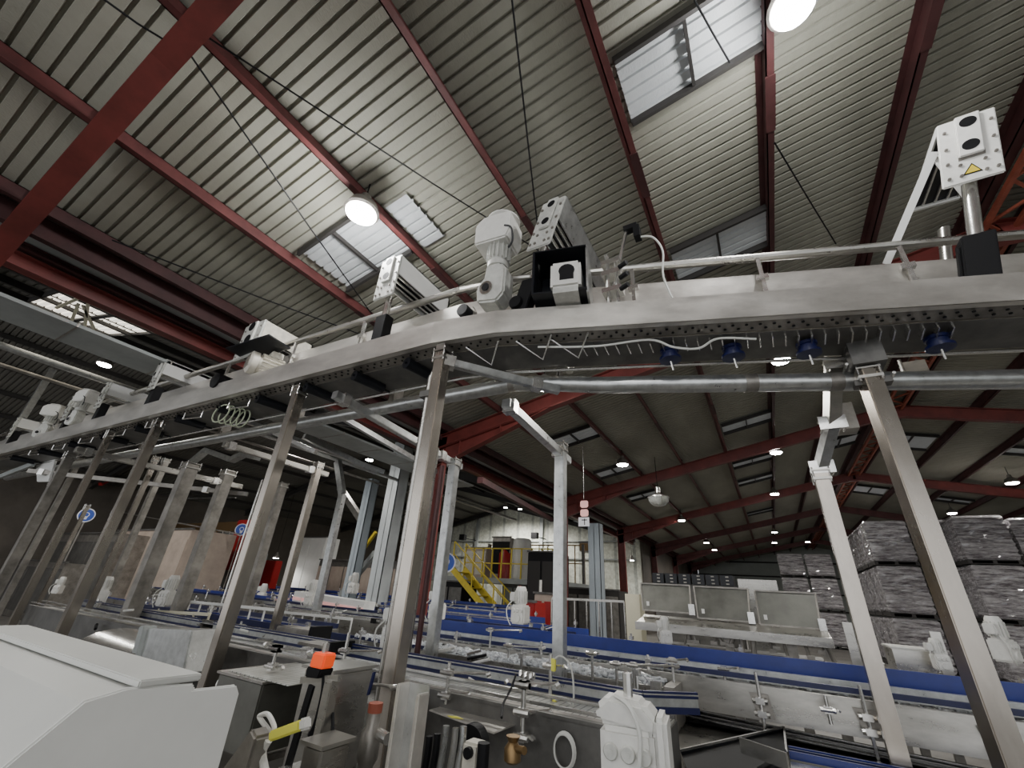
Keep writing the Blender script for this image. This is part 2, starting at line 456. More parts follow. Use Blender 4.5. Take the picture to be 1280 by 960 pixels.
# valley and eaves members
def longbeam(name, x0, x1, z0, z1, y0, y1, m, lab, cat='beam', parts=None):
    return solo(name, MB().box(x0, x1, y0, y1, z0, z1), m, lab, cat)
longbeam('eaves_beam', -6.02, -5.93, 4.62, 4.85, YB, YG, 'maroon', 'dark maroon eaves beam along the lower left edge of the roof')
longbeam('valley_gutter', -6.58, -6.14, 4.72, 4.76, YB, 25.7, 'gutter_grey', 'grey sheet metal valley gutter beside the eaves', 'gutter')
r = thing('valley_beam', 'dark steel beam carrying the valley gutter', 'beam', (-6.5, 0, 4.3))
mb = MB(); mb.box(-6.50,-6.36,YB,25.7,4.64,4.65); mb.box(-6.50,-6.36,YB,25.7,4.70,4.71); mb.box(-6.43,-6.42,YB,25.7,4.64,4.71)
mb.build('beam', 'maroon', r)
r = thing('tie_beam', 'bright red steel tie beam below the valley, left edge of the photo', 'beam', (-6.5, 0, 4.1))
mb = MB(); mb.box(-6.58,-6.42,.2,25.7,4.60,4.612); mb.box(-6.58,-6.42,.2,25.7,4.45,4.462); mb.box(-6.506,-6.494,.2,25.7,4.45,4.61)
mb.build('beam', 'red_paint', r)
mb = MB(); mb.box(-7.42,-6.70,-6,9.5,4.18,4.22)
r = thing('sheet_duct', 'wide pale grey sheet metal duct under the neighbouring roof', 'duct', (-7.4, 0, 4.18))
mb.build('duct_body', 'gutter_grey', r)
mb = MB()
for y in range(-5, 10, 1): mb.box(-7.43,-6.69,y-.01,y+.01,4.174,4.225)
mb.build('flanges', 'steel_dull', r)
solo('service_pipe', MB().cyl((-8.94,-4,4.35),(-8.94,16,4.35),.05), 'galvanised', 'pale steel service pipe running under the grey duct', 'pipe')
solo('service_pipe', MB().cyl((-9.7,-4,4.3),(-9.7,12,4.3),.03), 'steel_dull', 'thinner dull service pipe beyond the pale one, upper left', 'pipe')
# neighbouring bay rafters and purlins
for k, y in enumerate([0, 6.5, 13, 19.4, 25.3]):
    mb = MB()
    for x0, x1 in ((XE-.3, XN), (XN, -23.9)):
        isec(mb, (x0, y, znb(x0)-.06), (x1, y, znb(x1)-.06), .26, .26, .14)
    solo('roof_rafter', mb, 'dark_iron', 'dark rafter of the neighbouring bay on the left, %s from the camera' % ORD[k], 'beam', 'rafters of the left bay')
for k in range(12):
    x = XE - 1.3 - k*1.4
    solo('roof_purlin', MB().box(x-.03, x+.03, YB, 25.6, znb(x)-.15, znb(x)-.03), 'dark_iron', 'dark purlin of the neighbouring bay, %s from the valley' % ORD[k], 'beam', 'purlins of the left bay')
# pale diagonal struts seen against the bright patch
mb = MB()
for a, b in (((70,385),(100,372)),((88,405),(98,380)),((106,408),(110,380)),((118,412),(104,382))):
    pa, pb = at(*a, Z=4.75), at(*b, Z=4.75); mb.bar(pa, pb, .035, .02)
solo('window_struts', mb, 'cream', 'pale struts crossing the bright roof window', 'struts')
# ================================================================ OVERHEAD CONVEYOR
CP = [V((-14.5,1.72,0)), V((-1.98,2.04,0)), V((-1.45,2.12,0)), V((3.4,3.70,0))]
def cpath(off, z):
    """the conveyor line shifted sideways by off (away from the camera), at height z"""
    out = []
    for i, p in enumerate(CP):
        ds = []
        if i > 0: ds.append((CP[i]-CP[i-1]).normalized())
        if i < len(CP)-1: ds.append((CP[i+1]-CP[i]).normalized())
        d = sum(ds, V((0,0,0))).normalized(); n = V((-d.y, d.x, 0))
        out.append(V((p.x+n.x*off, p.y+n.y*off, z)))
    return out
def cat_(x, off, z):
    """point on the shifted line at a given x"""
    P = cpath(off, z)
    for a, b in zip(P, P[1:]):
        if x <= b.x or b is P[-1]:
            t = (x-a.x)/(b.x-a.x); return a + (b-a)*t
def yaw(x): return math.atan2(CP[3].y-CP[2].y, CP[3].x-CP[2].x) if x > -1.45 else 0.02
def strip(mb, o0, z0, o1, z1, t=.006):
    """sheet between two shifted lines, given thickness"""
    A, B = cpath(o0, z0), cpath(o1, z1)
    up_ = V((0,0,t)) if abs(z1-z0) < abs(o1-o0) else V((0,t,0))
    n = len(A)
    vs = A + B + [p+up_ for p in A] + [p+up_ for p in B]
    fs = []
    for i in range(n-1):
        fs += [(i,i+1,n+i+1,n+i), (2*n+i,3*n+i,3*n+i+1,2*n+i+1), (i,2*n+i,2*n+i+1,i+1), (n+i,n+i+1,3*n+i+1,3*n+i)]
    fs += [(0,n,3*n,2*n), (n-1,3*n-1,4*n-1,2*n-1)]
    mb.add(vs, fs)
oc = thing('overhead_conveyor', 'long stainless steel overhead conveyor running across the whole picture on tall posts', 'conveyor', (-2,2.1,3.3))
mb = MB(); strip(mb, 0, 3.335, 0, 3.53); strip(mb, 0, 3.53, .045, 3.53); strip(mb, 0, 3.335, .05, 3.335)
mb.build('near_side_panel', 'fascia', oc)
mb = MB(); strip(mb, .05, 3.34, .16, 3.325, .004); mb.build('perforated_strip', 'steel_dull', oc)
mb = MB()
for k in range(190):
    x = -12 + k*.08; 
    if x > 3.2: break
    for o_ in (.075, .12):
        p = cat_(x + (.03 if o_ > .1 else 0), o_, 3.328); mb.lathe(p, [(.010,-.006),(.010,.0)], n=6)
mb.build('strip_holes', 'black', oc)['kind'] = 'stuff'
mb = MB(); strip(mb, .16, 3.315, .50, 3.30, .004); mb.build('belly_pan', 'steel_dark', oc)
mb = MB(); mb.tube(cpath(.50, 3.275), .012, 6); mb.build('lower_edge_rod', 'steel_bright', oc)
mb = MB(); strip(mb, .50, 3.30, .50, 3.62); mb.build('far_side_panel', 'steel_dull', oc)
mb = MB(); strip(mb, .34, 3.50, .34, 3.96); mb.build('guard_panel', 'fascia', oc)
mb = MB(); strip(mb, .325, 3.715, .325, 3.74); mb.build('panel_slot', 'steel_dark', oc)
mb = MB(); strip(mb, .31, 3.66, .31, 3.70); mb.build('wear_rail', 'steel', oc)
mb = MB(); mb.tube(cpath(.31, 4.10), .034, 10); mb.build('guard_rail', 'steel', oc)
mb = MB(); strip(mb, .05, 3.47, .34, 3.47, .02); mb.build('slat_chain', 'slat_belt', oc)
mb = MB()
for k in range(30):
    x = -.9 + k*.075
    a, b = cat_(x, .17, 3.30), cat_(x, .27, 3.28)
    MB().bar(a, b, .008, .05).build('cross_fin', 'steel_bright', oc)
mb = MB()
for x in (-11,-9.2,-7.4,-5.6,-4.3,-3.2,-1.7,-.55,.35,1.25,2.2):
    a = cat_(x, .30, 3.56); mb = MB()
    mb.bar(a, a+V((0,0,.56)), .028, .028); mb.bar(a+V((-.03,0,.12)), a+V((.03,0,.12)), .05, .06); mb.bar(a+V((-.04,0,.33)), a+V((.04,0,.33)), .04, .04)
    mb.build('rail_bracket', 'steel_bright', oc)
mb = MB()
for x in (-.95,-.2,.62,1.45):
    a = cat_(x, .335, 3.66); mb = MB(); mb.cyl(a, a+V((0,-.02,0)), .018, 8); mb.cyl(a+V((0,0,.07)), a+V((0,-.02,.07)), .018, 8)
    mb.build('bolt_head', 'steel', oc)
# black rollers under the belly
for i, x in enumerate([-11.5,-10.2,-9,-7.9,-6.9,-5.9,-5.0,-4.3,-3.55,-2.9,-2.3]):
    a = cat_(x, .10, 3.28); b = cat_(x+.05, .40, 3.28)
    mb = MB(); mb.tube([a,b], .05, 10); mb.tube([a-V((0,.02,0)), b+V((0,.12,0))], .012, 6)
    mb.build('return_roller', 'black_gloss', oc, True)
for x in (-.35, .05, .5, 1.22):
    a = cat_(x, .30, 3.30)
    mb = MB(); mb.lathe(a, [(.04,-.0),(.065,-.01),(.065,-.03),(.055,-.035),(.055,-.07),(.075,-.075),(.075,-.095),(.02,-.10)], n=16)
    o = mb.build('roller_end', 'navy', oc, True)
    m2 = MB(); m2.tube([a-V((0,0,.08)), a+V((.01,.03,-.16))], .008, 6); m2.build('roller_pin', 'steel_bright', o)
# V hangers and little cross rods below the joint
mb = MB()
for x in (-1.75,-1.35,-1.1):
    a = cat_(x, .12, 3.33); MB().tube([a, a+V((.16,.14,-.12)), a+V((.28,.02,.0))], .008, 6).build('hanger_rod', 'steel_bright', oc)
for x in (-10.6,-9.6,-8.6,-7.6,-6.6,-5.7,-4.8):
    a = cat_(x, .1, 3.24); MB().tube([a+V((0,0,.08)), a, a+V((.3,.05,0)), a+V((.3,.05,.08))], .010, 6).build('hanger_rod', 'steel_bright', oc)

# support pipe
sp = thing('support_pipe', 'thick round steel pipe running below the overhead conveyor, bent near the middle post', 'pipe', (-1.6,2.75,3.2))
P = [V((-15,2.6,3.33)), V((-9,2.72,3.33)), V((-1.95,2.74,3.24)), V((-1.62,2.74,3.235)), V((-1.35,2.78,3.21))]
q0, q1 = cat_(-.9, .53, 3.14), cat_(3.2, .53, 3.04)
P += [q0, (q0+q1)/2, q1]
MB().tube(P, .066, 16).build('pipe', 'galvanised', sp, True)
for pt in (P[3], P[5]+(P[6]-P[5])*.5, P[5]+(P[6]-P[5])*.75): 
    d = V((.04,.012,0)); MB().tube([pt-d, pt+d], .069, 14).build('weld_band', 'steel_dull', sp, True)
for k, x in enumerate((-8.6,-6.2,-4.6,-3.0,-1.7)):
    c = V((x,2.735,3.33 if x < -3.5 else 3.26)); m = MB(); m.box(c.x-.035,c.x+.035,c.y-.06,c.y+.06,c.z-.02,c.z+.2); m.cyl(c+V((-.07,0,0)),c+V((.07,0,0)),.06,10)
    m.build('hanger', 'steel_dull', sp)

# ---------------------------------------------------------------- support posts
def post(top, bot, Y, s, label, name='support_post', group='steel posts carrying the overhead conveyor', m='steel_post', rot=0, z0=0.0, cap=True, ztop=None, rnd=False):
    b = at(*bot, Y=Y); t = at(*top, Y=Y); x = (b.x + t.x)/2; z1 = ztop or t.z
    r = thing(name, label, 'post' if not rnd else 'pipe', (x, Y, z0), group)
    mb = MB()
    if rnd: mb.cyl((x,Y,z0),(x,Y,z1),s/2,12)
    else:
        ca, sa = math.cos(rot), math.sin(rot)
        mb.obox((x,Y,(z0+z1)/2), (s/2*ca,s/2*sa,0), (-s/2*sa,s/2*ca,0), (0,0,(z1-z0)/2))
    mb.build('tube', m, r, rnd, 0 if rnd else .006)
    if cap and not rnd:
        MB().box(x-s*.62, x+s*.62, Y-s*.62, Y+s*.62, z1-.07, z1-.05).box(x-s*.62, x+s*.62, Y-s*.62, Y+s*.62, z1, z1+.012).build('clamp', 'steel', r)
        for dx, dy in ((-1,-1),(1,-1),(1,1),(-1,1)): MB().cyl((x+dx*s*.55,Y+dy*s*.55,z1-.09),(x+dx*s*.55,Y+dy*s*.55,z1+.03),.007,6).build('clamp_bolt', 'steel_bright', r)
    if z0 == 0: MB().box(x-s, x+s, Y-s, Y+s, 0, .012).build('foot_plate', 'steel_dull', r)
    return r
p1 = post((552,440),(480,950),2.12,.092,'square steel post in the centre of the photo, under the bend of the overhead conveyor', ztop=3.27)
MB().box(-1.94,-1.86,2.07,2.3,3.27,3.33).build('bracket', 'steel', p1)
pr = post((1080,445),(1258,955),3.30,.105,'big square steel post at the right, closest to the camera', ztop=3.12, rot=.28)
MB().box(.74,.92,3.2,3.5,3.14,3.32).box(.73,.93,3.28,3.36,3.02,3.06).build('bracket', 'steel_dark', pr)
MB().tube([(.71,3.22,3.16),(.71,3.42,3.16)],.01,6).tube([(.93,3.22,3.05),(.93,3.42,3.05)],.01,6).build('u_bolts', 'steel_bright', pr)
post((377,490),(272,805),2.13,.092,'square steel post left of the centre, passing behind the white cover corner', ztop=3.3)
post((202,527),(96,745),2.06,.092,'square steel post third from the centre post to the left', ztop=3.3)
post((136,543),(30,755),2.0,.07,'slimmer square steel post just left of the third one', ztop=3.3)
post((78,575),(6,735),2.2,.12,'wide dull steel post at the far left edge below the pale bracket', ztop=3.25, m='steel_dull')
post((702,556),(698,838),3.9,.10,'square steel post standing alone right of the centre with a cross arm at its top', m='galvanised')
post((1027,590),(1121,948),4.1,.10,'square steel post under the jointed arm, left of the big right post')
post((573,575),(536,800),3.9,.10,'short square steel post just right of the centre post', m='galvanised')
post((397,580),(352,760),4.0,.095,'slender steel post between the two wide posts left of centre, with cross arm')
post((352,605),(322,715),5.0,.14,'dull steel post behind the slender one, left of centre', m='steel_dull')
post((283,590),(236,735),4.0,.17,'wide steel post under the bent tube, left third of the photo', m='steel_dull')
post((243,580),(160,765),3.0,.17,'widest dull steel post of the left group', m='steel_dull')
post((196,572),(122,735),3.0,.07,'thin bright steel post left of the widest post')
post((206,575),(160,690),4.5,.12,'thin dull post partly hidden behind the thin bright one', m='steel_dull')
post((112,632),(62,722),3.6,.07,'thin steel post in front of the left round blue sign')
post((95,575),(28,720),3.0,.09,'dull steel post leaning in view at the left edge, right of the wide one', m='steel_dull')
post((60,605),(18,690),4.5,.08,'short thin post at the left edge behind the others', m='steel_dull')
post((143,640),(100,735),5.5,.12,'brownish steel post behind the left posts, right of the left round blue sign', m='steel_dull')
post((66,462),(5,560),2.2,.12,'pale upright steel tube at the far left, rising above the overhead conveyor', z0=3.4, cap=False, m='galvanised')
# round pipes beside the centre post
rp = thing('hooked_pipe', 'round steel pipe with hooked top beside the centre post', 'pipe', (-2.1,2.15,.3))
b = at(474,915,Y=2.2); t = at(533,470,Y=2.2); xx = (b.x+t.x)/2
MB().tube([(xx,2.2,.2),(xx,2.2,3.12),(xx+.02,2.2,3.17),(xx+.06,2.2,3.19),(xx+.10,2.2,3.16),(xx+.11,2.2,3.0)],.022,10).build('pipe','steel',rp,True)
MB().box(xx-.05,xx+.09,2.16,2.24,2.95,3.0).build('pipe_clip','steel_dark',rp)
post((556,582),(520,800),3.6,.055,'reddish brown round pipe between the two posts right of centre', 'vertical_pipe', 'round pipes by the centre posts', 'maroon', rnd=True)
post((548,560),(512,790),3.55,.05,'round steel pipe close beside the reddish brown one', 'vertical_pipe', 'round pipes by the centre posts', 'steel', rnd=True)
post((328,600),(306,665),4.4,.035,'thin bright round pipe left of the slender post', 'vertical_pipe', 'round pipes by the centre posts', 'steel_bright', rnd=True)
# cross arms (square tubes running away from the camera)
def arm(a, b, s, label, m='steel', parts=True):
    a, b = V(a), V(b); r = thing('cross_beam', label, 'beam', a, 'cross arms of the conveyor supports')
    MB().bar(a, b, s, s).build('tube', m, r, bevel=.005)
    if parts:
        d = (b-a).normalized()
        for q in (.06, .8):
            c = a + (b-a)*q; MB().bar(c-d*.04, c+d*.04, s+.03, s+.03).build('clamp', 'steel_bright', r)
    return r
xm = (at(702,556,Y=3.9).x + at(698,838,Y=3.9).x)/2
arm((xm+.02,2.7,3.05),(xm-.02,4.15,2.96),.08,'pale square arm from the support pipe down to the lone post right of centre','galvanised')
arm((-5.78,2.6,3.12),(-5.78,4.2,3.12),.07,'square arm joining the slender left post to the pipe')
arm((-3.08,2.1,3.12),(-3.08,4.05,2.98),.07,'square arm above the short post beside the centre post', 'galvanised')
arm((-8.3,1.9,3.1),(-8.3,4.3,3.1),.08,'square arm over the posts of the left group')
arm((-1.9,2.12,3.2),(-1.2,2.75,3.1),.06,'short angled arm just right of the top of the centre post', 'galvanised')
arm((-11.0,2.1,3.05),(-8.2,4.4,2.98),.07,'long thin arm crossing behind the left posts','steel_dull')
# jointed arm at the right
ja = thing('jointed_arm', 'jointed steel arm with bolted clamps between the big right post and its neighbour', 'bracket', (.6,3.6,2.6))
a0, a1, a2 = at(1047,455,Y=3.45), at(1040,530,Y=3.7), at(1027,585,Y=4.1)
MB().bar(a0+V((0,0,.1)), a1, .085, .085).build('upper_link', 'steel', ja)
MB().bar(a1, a2+V((0,0,.02)), .07, .09).build('lower_link', 'galvanised', ja)
for c in (a0, a1, a2):
    mb = MB()
    for dx in (-.07, .07):
        for dz in (-.04, .04): mb.tube([c+V((dx,-.05,dz)), c+V((dx,.07,dz))], .009, 6)
    mb.bar(c+V((-.085,-.045,0)), c+V((.085,-.045,0)), .012, .10)
    mb.build('bolted_clamp', 'steel_bright', ja)
c = at(1057,525,Y=3.9); MB().box(c.x-.06,c.x+.06,c.y-.06,c.y+.1,c.z-.09,c.z+.12).build('end_block', 'steel_dull', ja)
c = at(1145,462,Y=4.0)
solo('clamp_block', MB().box(c.x-.08,c.x+.06,c.y-.04,c.y+.04,c.z-.08,c.z+.06).cyl(c+V((-.09,-.05,-.07)),c+V((-.09,-.05,.08)),.012), 'steel', 'small clamp block hanging under the conveyor right of the big post', 'bracket')
c = at(702,458,Y=2.9)
solo('hook_bracket', MB().box(c.x-.05,c.x+.06,c.y-.03,c.y+.03,c.z,c.z+.03).cyl(c+V((-.02,0,0)),c+V((-.04,0,-.12)),.014), 'steel_dark', 'small hook bracket under the conveyor above the lone post', 'bracket')
c = at(625,455,Y=2.65)
solo('hook_bracket', MB().box(c.x-.05,c.x+.05,c.y-.03,c.y+.03,c.z-.13,c.z+.05).cyl(c+V((.06,-.03,-.18)),c+V((.06,-.03,.06)),.012), 'steel_dark', 'dark plate bracket above the bend of the support pipe', 'bracket')

# ---------------------------------------------------------------- cross housings on the conveyor
def housing(x, zb, zt, w, L, label, sleeve=True, skew=0.0, bright='white_paint', tri=False, lean=0.0, poles=True, sd=.48):
    """vertical face plate toward the camera, a bent channel going back over the conveyor, pole and black sleeve"""
    g = cat_(x, 0, 0); r = thing('cross_housing', label, 'machine housing', (g.x, g.y, 3.5), 'housings standing over the overhead conveyor', rotz=0)
    M = Matrix.Translation(V((g.x, g.y, 0))) @ Matrix(((1,0,lean,-3.5*lean),(0,1,0,0),(0,0,1,0),(0,0,0,1)))
    h = zt - zb; y0 = .02
    def B(mb, nm, mt, par=None, **k): return mb.xf(M).build(nm, mt, par or r, **k)
    fp = B(MB().box(-w/2, w/2, y0, y0+.02, zb, zt), 'face_plate', 'motor_grey' if not tri else 'white_plastic', bevel=.008)
    B(MB().box(-w*.20, w*.22, y0-.022, y0, zb+h*.36, zt-.005), 'raised_panel', 'motor_grey' if not tri else 'white_plastic', fp, bevel=.006)
    for zz in (zt-h*.14, zt-h*.50): B(MB().lathe((0.01*w, y0-.024, zz), [(w*.15,0),(w*.15,.006)], 'Y', 18), 'round_hole', 'black', fp)
    mb = MB()
    for sx in (-.38,.40):
        for q in (.1,.32,.55,.82): mb.lathe((w*sx, y0-.01, zb+h*q), [(.011,0),(.011,.01)], 'Y', 8)
    for sx in (-.18,.22):
        for q in (.1,.26): mb.lathe((w*sx, y0-.01, zb+h*q), [(.011,0),(.011,.01)], 'Y', 8)
    B(mb, 'screw_heads', 'steel_dull', fp)
    if tri:
        B(MB().prism([(-w*.16,y0-.003,zb+.06),(w*.16,y0-.003,zb+.06),(0,y0-.003,zb+.15)], (0,.002,0)), 'warning_triangle', 'black', fp)
        B(MB().prism([(-w*.12,y0-.005,zb+.068),(w*.12,y0-.005,zb+.068),(0,y0-.005,zb+.135)], (0,.002,0)), 'triangle_centre', 'yellow', fp)
        B(MB().box(-w*.2,w*.24,y0-.004,y0-.001,zb+.20,zb+.25), 'name_strip', 'steel_dull', fp)
    ty = y0+.02; yl = ty+L
    # bent side channel: top sheet going back, open underneath
    B(MB().box(-w/2, w/2, ty, yl, zt-.012, zt), 'top_sheet', bright)
    B(MB().box(w/2-.012, w/2, ty, yl, zt-h*sd, zt), 'side_sheet', 'galvanised' if tri or x > -1.5 else bright)
    B(MB().box(-w/2, -w/2+.012, ty, yl, zt-h*sd, zt), 'side_sheet', bright)
    B(MB().box(-w/2+.02, w/2-.02, ty, yl, zt-h*sd*.8, zt-h*sd*.74), 'inner_channel', 'black_gloss')
    for sx in (-.25, 0, .25): B(MB().cyl((w*sx, ty, zt-h*sd*.88), (w*sx, yl, zt-h*sd*.88), .012, 6), 'inner_rod', 'steel_bright')
    B(MB().box(-w/2, w/2, yl-.02, yl, zt-h*sd*1.2, zt), 'rear_plate', bright)
    if poles:
        rp_ = .032 if not tri else .04
        B(MB().cyl((0,.10,3.52),(0,.10,zb+.05), rp_, 16), 'pole', 'steel_bright', smooth=True)
        B(MB().cyl((.02,yl-.08,3.52),(.02,yl-.08,zt-h*.7), rp_, 12), 'pole', 'steel', smooth=True)
        if sleeve:
            B(MB().box(-rp_*2.1, rp_*2.1, .055, .055+rp_*3, 3.40, 3.62+rp_*7).box(-rp_*2.5,-rp_*2.1,.07,.12,3.45,3.60+rp_*6), 'clamp_sleeve', 'black', bevel=.015)
    return r
housing(1.47, 4.30, 4.90, .31, .75, lean=.24, sd=.14, label= 'large pale housing with yellow warning triangle on top of the conveyor at the right edge', tri=True, bright='white_paint')
housing(-1.33, 4.10, 4.57, .21, 1.1, lean=.30, label= 'tall steel housing with two round holes beside the pale gear motor', bright='galvanised')
housing(-2.68, 4.02, 4.50, .26, .75, 'pale housing on two poles with black sleeve, left of the conveyor bend')
housing(-4.75, 3.82, 4.30, .40, .62, 'broad cream housing behind the finned motor, left of the bend', poles=False, bright='cream_motor')
housing(-6.80, 3.78, 4.24, .20, .62, 'white housing on a pole, second to the left of the finned motor')
housing(-8.40, 3.75, 4.18, .20, .62, 'white housing on a pole, third to the left of the finned motor')
housing(-9.60, 3.72, 4.15, .20, .62, 'white housing behind the small pale gear motor near the left edge')
housing(-12.1, 3.70, 4.10, .20, .62, 'farthest white housing at the left end of the overhead conveyor')
# white guard curve at the right edge and its strap
g = cat_(1.9,.2,0)
solo('curved_guard', MB().prism([g+V(p) for p in ((0,0,3.62),(.9,.28,3.62),(.9,.28,3.98),(.35,.1,3.92),(.08,.02,3.86),(0,0,3.76))], (-.006,.02,0)), 'cream', 'cream curved guard sheet right of the black sleeve at the right edge', 'guard')
# slanting white channel at the left of the big housing
r = thing('slanted_bracket', 'white slanting bracket leaning from the large housing down to the guard rail', 'bracket', (1.2,3.2,3.9))
a, b = at(1168,190,Y=3.15), at(1108,330,Y=3.55)
MB().bar(a, b, .05, .012, up=(0,1,0)).bar(a+V((0,.03,0)), a+V((.08,.1,-.5)), .04, .012, up=(0,1,0)).build('sheet', 'white_paint', r)

# ---------------------------------------------------------------- motors on the conveyor
def fin_motor(loc, rotz, label, s=1.0):
    r = thing('finned_motor', label, 'motor', loc, 'motors on the overhead conveyor', rotz=rotz)
    mb = MB().lathe((0,-.12,0), [(.095,0),(.105,.02),(.105,.26),(.09,.28)], 'Y', 20)
    mb.build('motor_body', 'cream_motor', r, True)
    mb = MB()
    for k in range(18):
        a = 2*math.pi*k/18; mb.obox((.115*math.cos(a), .02, .115*math.sin(a)), (.02*math.cos(a),0,.02*math.sin(a)), (0,.11,0), (-.003*math.sin(a),0,.003*math.cos(a)))
    mb.build('cooling_fins', 'cream_motor', r)
    MB().lathe((0,-.2,0), [(.10,0),(.125,.02),(.125,.08)], 'Y', 20).build('fan_cover', 'cream_motor', r, True)
    mb = MB()
    for k in range(7): mb.box(-.09,.09,-.204,-.2,-.075+k*.024,-.067+k*.024)
    mb.build('fan_grille', 'steel_dull', r)
    MB().box(-.07,.07,-.02,.1,.10,.19).build('terminal_box', 'cream_motor', r, bevel=.01)
    MB().box(-.13,.13,.16,.32,-.13,.13).build('gear_case', 'cream_motor', r, bevel=.02)
    return r
g = cat_(-4.35,.0,3.66); fm = fin_motor((g.x,g.y+.12,3.66), -.25, 'cream finned motor with dark cover plate on the conveyor, left of the bend')
solo('cover_plate', MB().obox((g.x-.1,g.y+.0,3.87),(.34,.03,.015),(-.02,.14,0),(0,0,.008)), 'black_gloss', 'dark sheet shield lying over the cream finned motor', 'cover')
g = cat_(-5.05,0,3.58); solo('black_sleeve', MB().lathe((g.x,g.y-.04,3.58),[(.05,0),(.09,.02),(.09,.2),(.06,.22)],'Y',16), 'black', 'round black bearing left of the cream finned motor', 'bearing', smooth=True)
def gear_motor(loc, rotz, label, group='gear motors on the overhead conveyor'):
    r = thing('gear_motor', label, 'motor', loc, group, rotz=rotz)
    # gear case (narrowing to the bottom), neck, flared motor head with cap
    MB().prism([(-.10,-.06,.02),(.06,-.06,0),(.12,-.06,.06),(.12,-.06,.26),(.07,-.06,.32),(-.05,-.06,.32),(-.06,-.06,.22),(-.12,-.06,.14)], (0,.16,0)).build('gear_case','motor_grey',r,bevel=.015)
    MB().lathe((-.03,-.065,.12),[(.052,-.004),(.052,.004)],'Y',16).build('shaft_ring','steel',r)
    MB().lathe((-.03,-.072,.12),[(.030,-.004),(.030,.004)],'Y',16).build('shaft_hole','black',r)
    MB().lathe((0.01,.02,.32),[(.085,0),(.085,.04),(.065,.05),(.075,.06),(.078,.2)],'Z',18).build('motor_body','motor_grey',r,True)
    mb = MB()
    for k in range(16):
        a = 2*math.pi*k/16; mb.obox((.01+.085*math.cos(a),.02+.085*math.sin(a),.45),(.012*math.cos(a),.012*math.sin(a),0),(-.003*math.sin(a),.003*math.cos(a),0),(0,0,.07))
    mb.build('cooling_fins','motor_grey',r)
    MB().prism([(-.16,-.10,.50),(.12,-.10,.50),(.15,-.10,.56),(.15,-.10,.72),(.11,-.10,.745),(-.10,-.10,.745),(-.17,-.10,.68)],(0,.24,0)).build('motor_head','white_plastic',r,bevel=.012)
    MB().lathe((.02,.03,.745),[(.12,0),(.14,.01),(.14,.02),(.08,.035)],'Z',20).build('head_cap','white_plastic',r,True)
    MB().tube(tocurve([(.10,-.1,.6),(.16,-.1,.56),(.17,-.08,.46),(.13,-.06,.42)]),.008,6).build('cable','black_rubber',r,True)
    return r
g = cat_(-1.52,0,0); gm = gear_motor((g.x,g.y+.05,3.62), .1, 'tall pale grey gear motor standing on the conveyor just right of the bend')
gm.scale = (1.05,1.05,1.22)
g = cat_(-9.2,0,0); copy_tree(gm, (g.x,g.y+.05,3.58), .3, 'small pale gear motor among the white housings, near the left edge', .8)
g = cat_(-10.4,0,0); copy_tree(gm, (g.x,g.y+.05,3.50), .8, 'pale gear motor at the left edge, nearly hidden by the conveyor side', .8)
# bearings
for x, lab in ((-1.76,'flanged black bearing left below the tall gear motor'),(-1.33,'flanged black bearing right below the tall gear motor')):
    g = cat_(x,.12,3.63); r = thing('flange_bearing', lab, 'bearing', (g.x,g.y,3.63), 'bearings under the gear motor')
    MB().lathe((g.x,g.y-.02,3.63),[(.085,0),(.085,.02)],'Y',6).build('flange','steel_dull',r,bevel=.004)
    MB().lathe((g.x,g.y-.10,3.63),[(.05,0),(.055,.01),(.055,.09)],'Y',18).build('bush','black',r,True)
# square pale motor in a dark open box
g = cat_(-.95,.0,0); r = thing('boxed_motor', 'square white motor inside an open dark steel box, right of the gear motor', 'motor', (g.x,g.y,3.6), rotz=0)
M = Matrix.Translation(V((g.x,g.y-.02,0))) @ Matrix.Rotation(.25,4,'Z')
MB().box(-.22,.17,-.10,.22,3.575,3.59).box(-.23,-.215,-.10,.22,3.58,3.98).box(-.23,.17,.21,.225,3.58,3.98).box(-.23,.17,-.10,.22,3.975,3.985).xf(M).build('open_box','black_gloss',r)
MB().box(.165,.18,-.08,.35,3.56,4.0).xf(M).build('side_sheet','galvanised',r)
MB().box(-.09,.13,-.12,.10,3.60,3.84).xf(M).build('motor_case','white_plastic',r,bevel=.02)
MB().lathe((.03,-.125,3.74),[(.058,0),(.058,.01)],'Y',14).box(-.02,.08,-.126,-.118,3.66,3.72).xf(M).build('dark_opening','black',r)
MB().box(-.07,.11,-.11,.08,3.555,3.60).xf(M).build('base_fins','motor_grey',r)
# adjusting clamps to its right
g = cat_(-.66,.02,0); r = thing('rail_clamp', 'cluster of steel rods and clamps right of the boxed motor', 'clamp', (g.x,g.y,3.55))
mb = MB()
for dx, dy, z0, z1 in ((0,0,3.5,3.98),(.06,.02,3.5,3.9),(-.03,.08,3.6,4.08)): mb.cyl(g+V((dx,dy,z0)), g+V((dx,dy,z1)), .014, 8)
for z in (3.62,3.78,3.88): mb.box(g.x-.04,g.x+.10,g.y-.04,g.y+.06,z,z+.04)
mb.build('rods','steel_bright',r)
mb = MB()
for z in (3.6,3.7,3.8): mb.cyl(g+V((.1,-.05,z)), g+V((.16,-.08,z)), .018, 8)
mb.build('hand_screws','black',r)
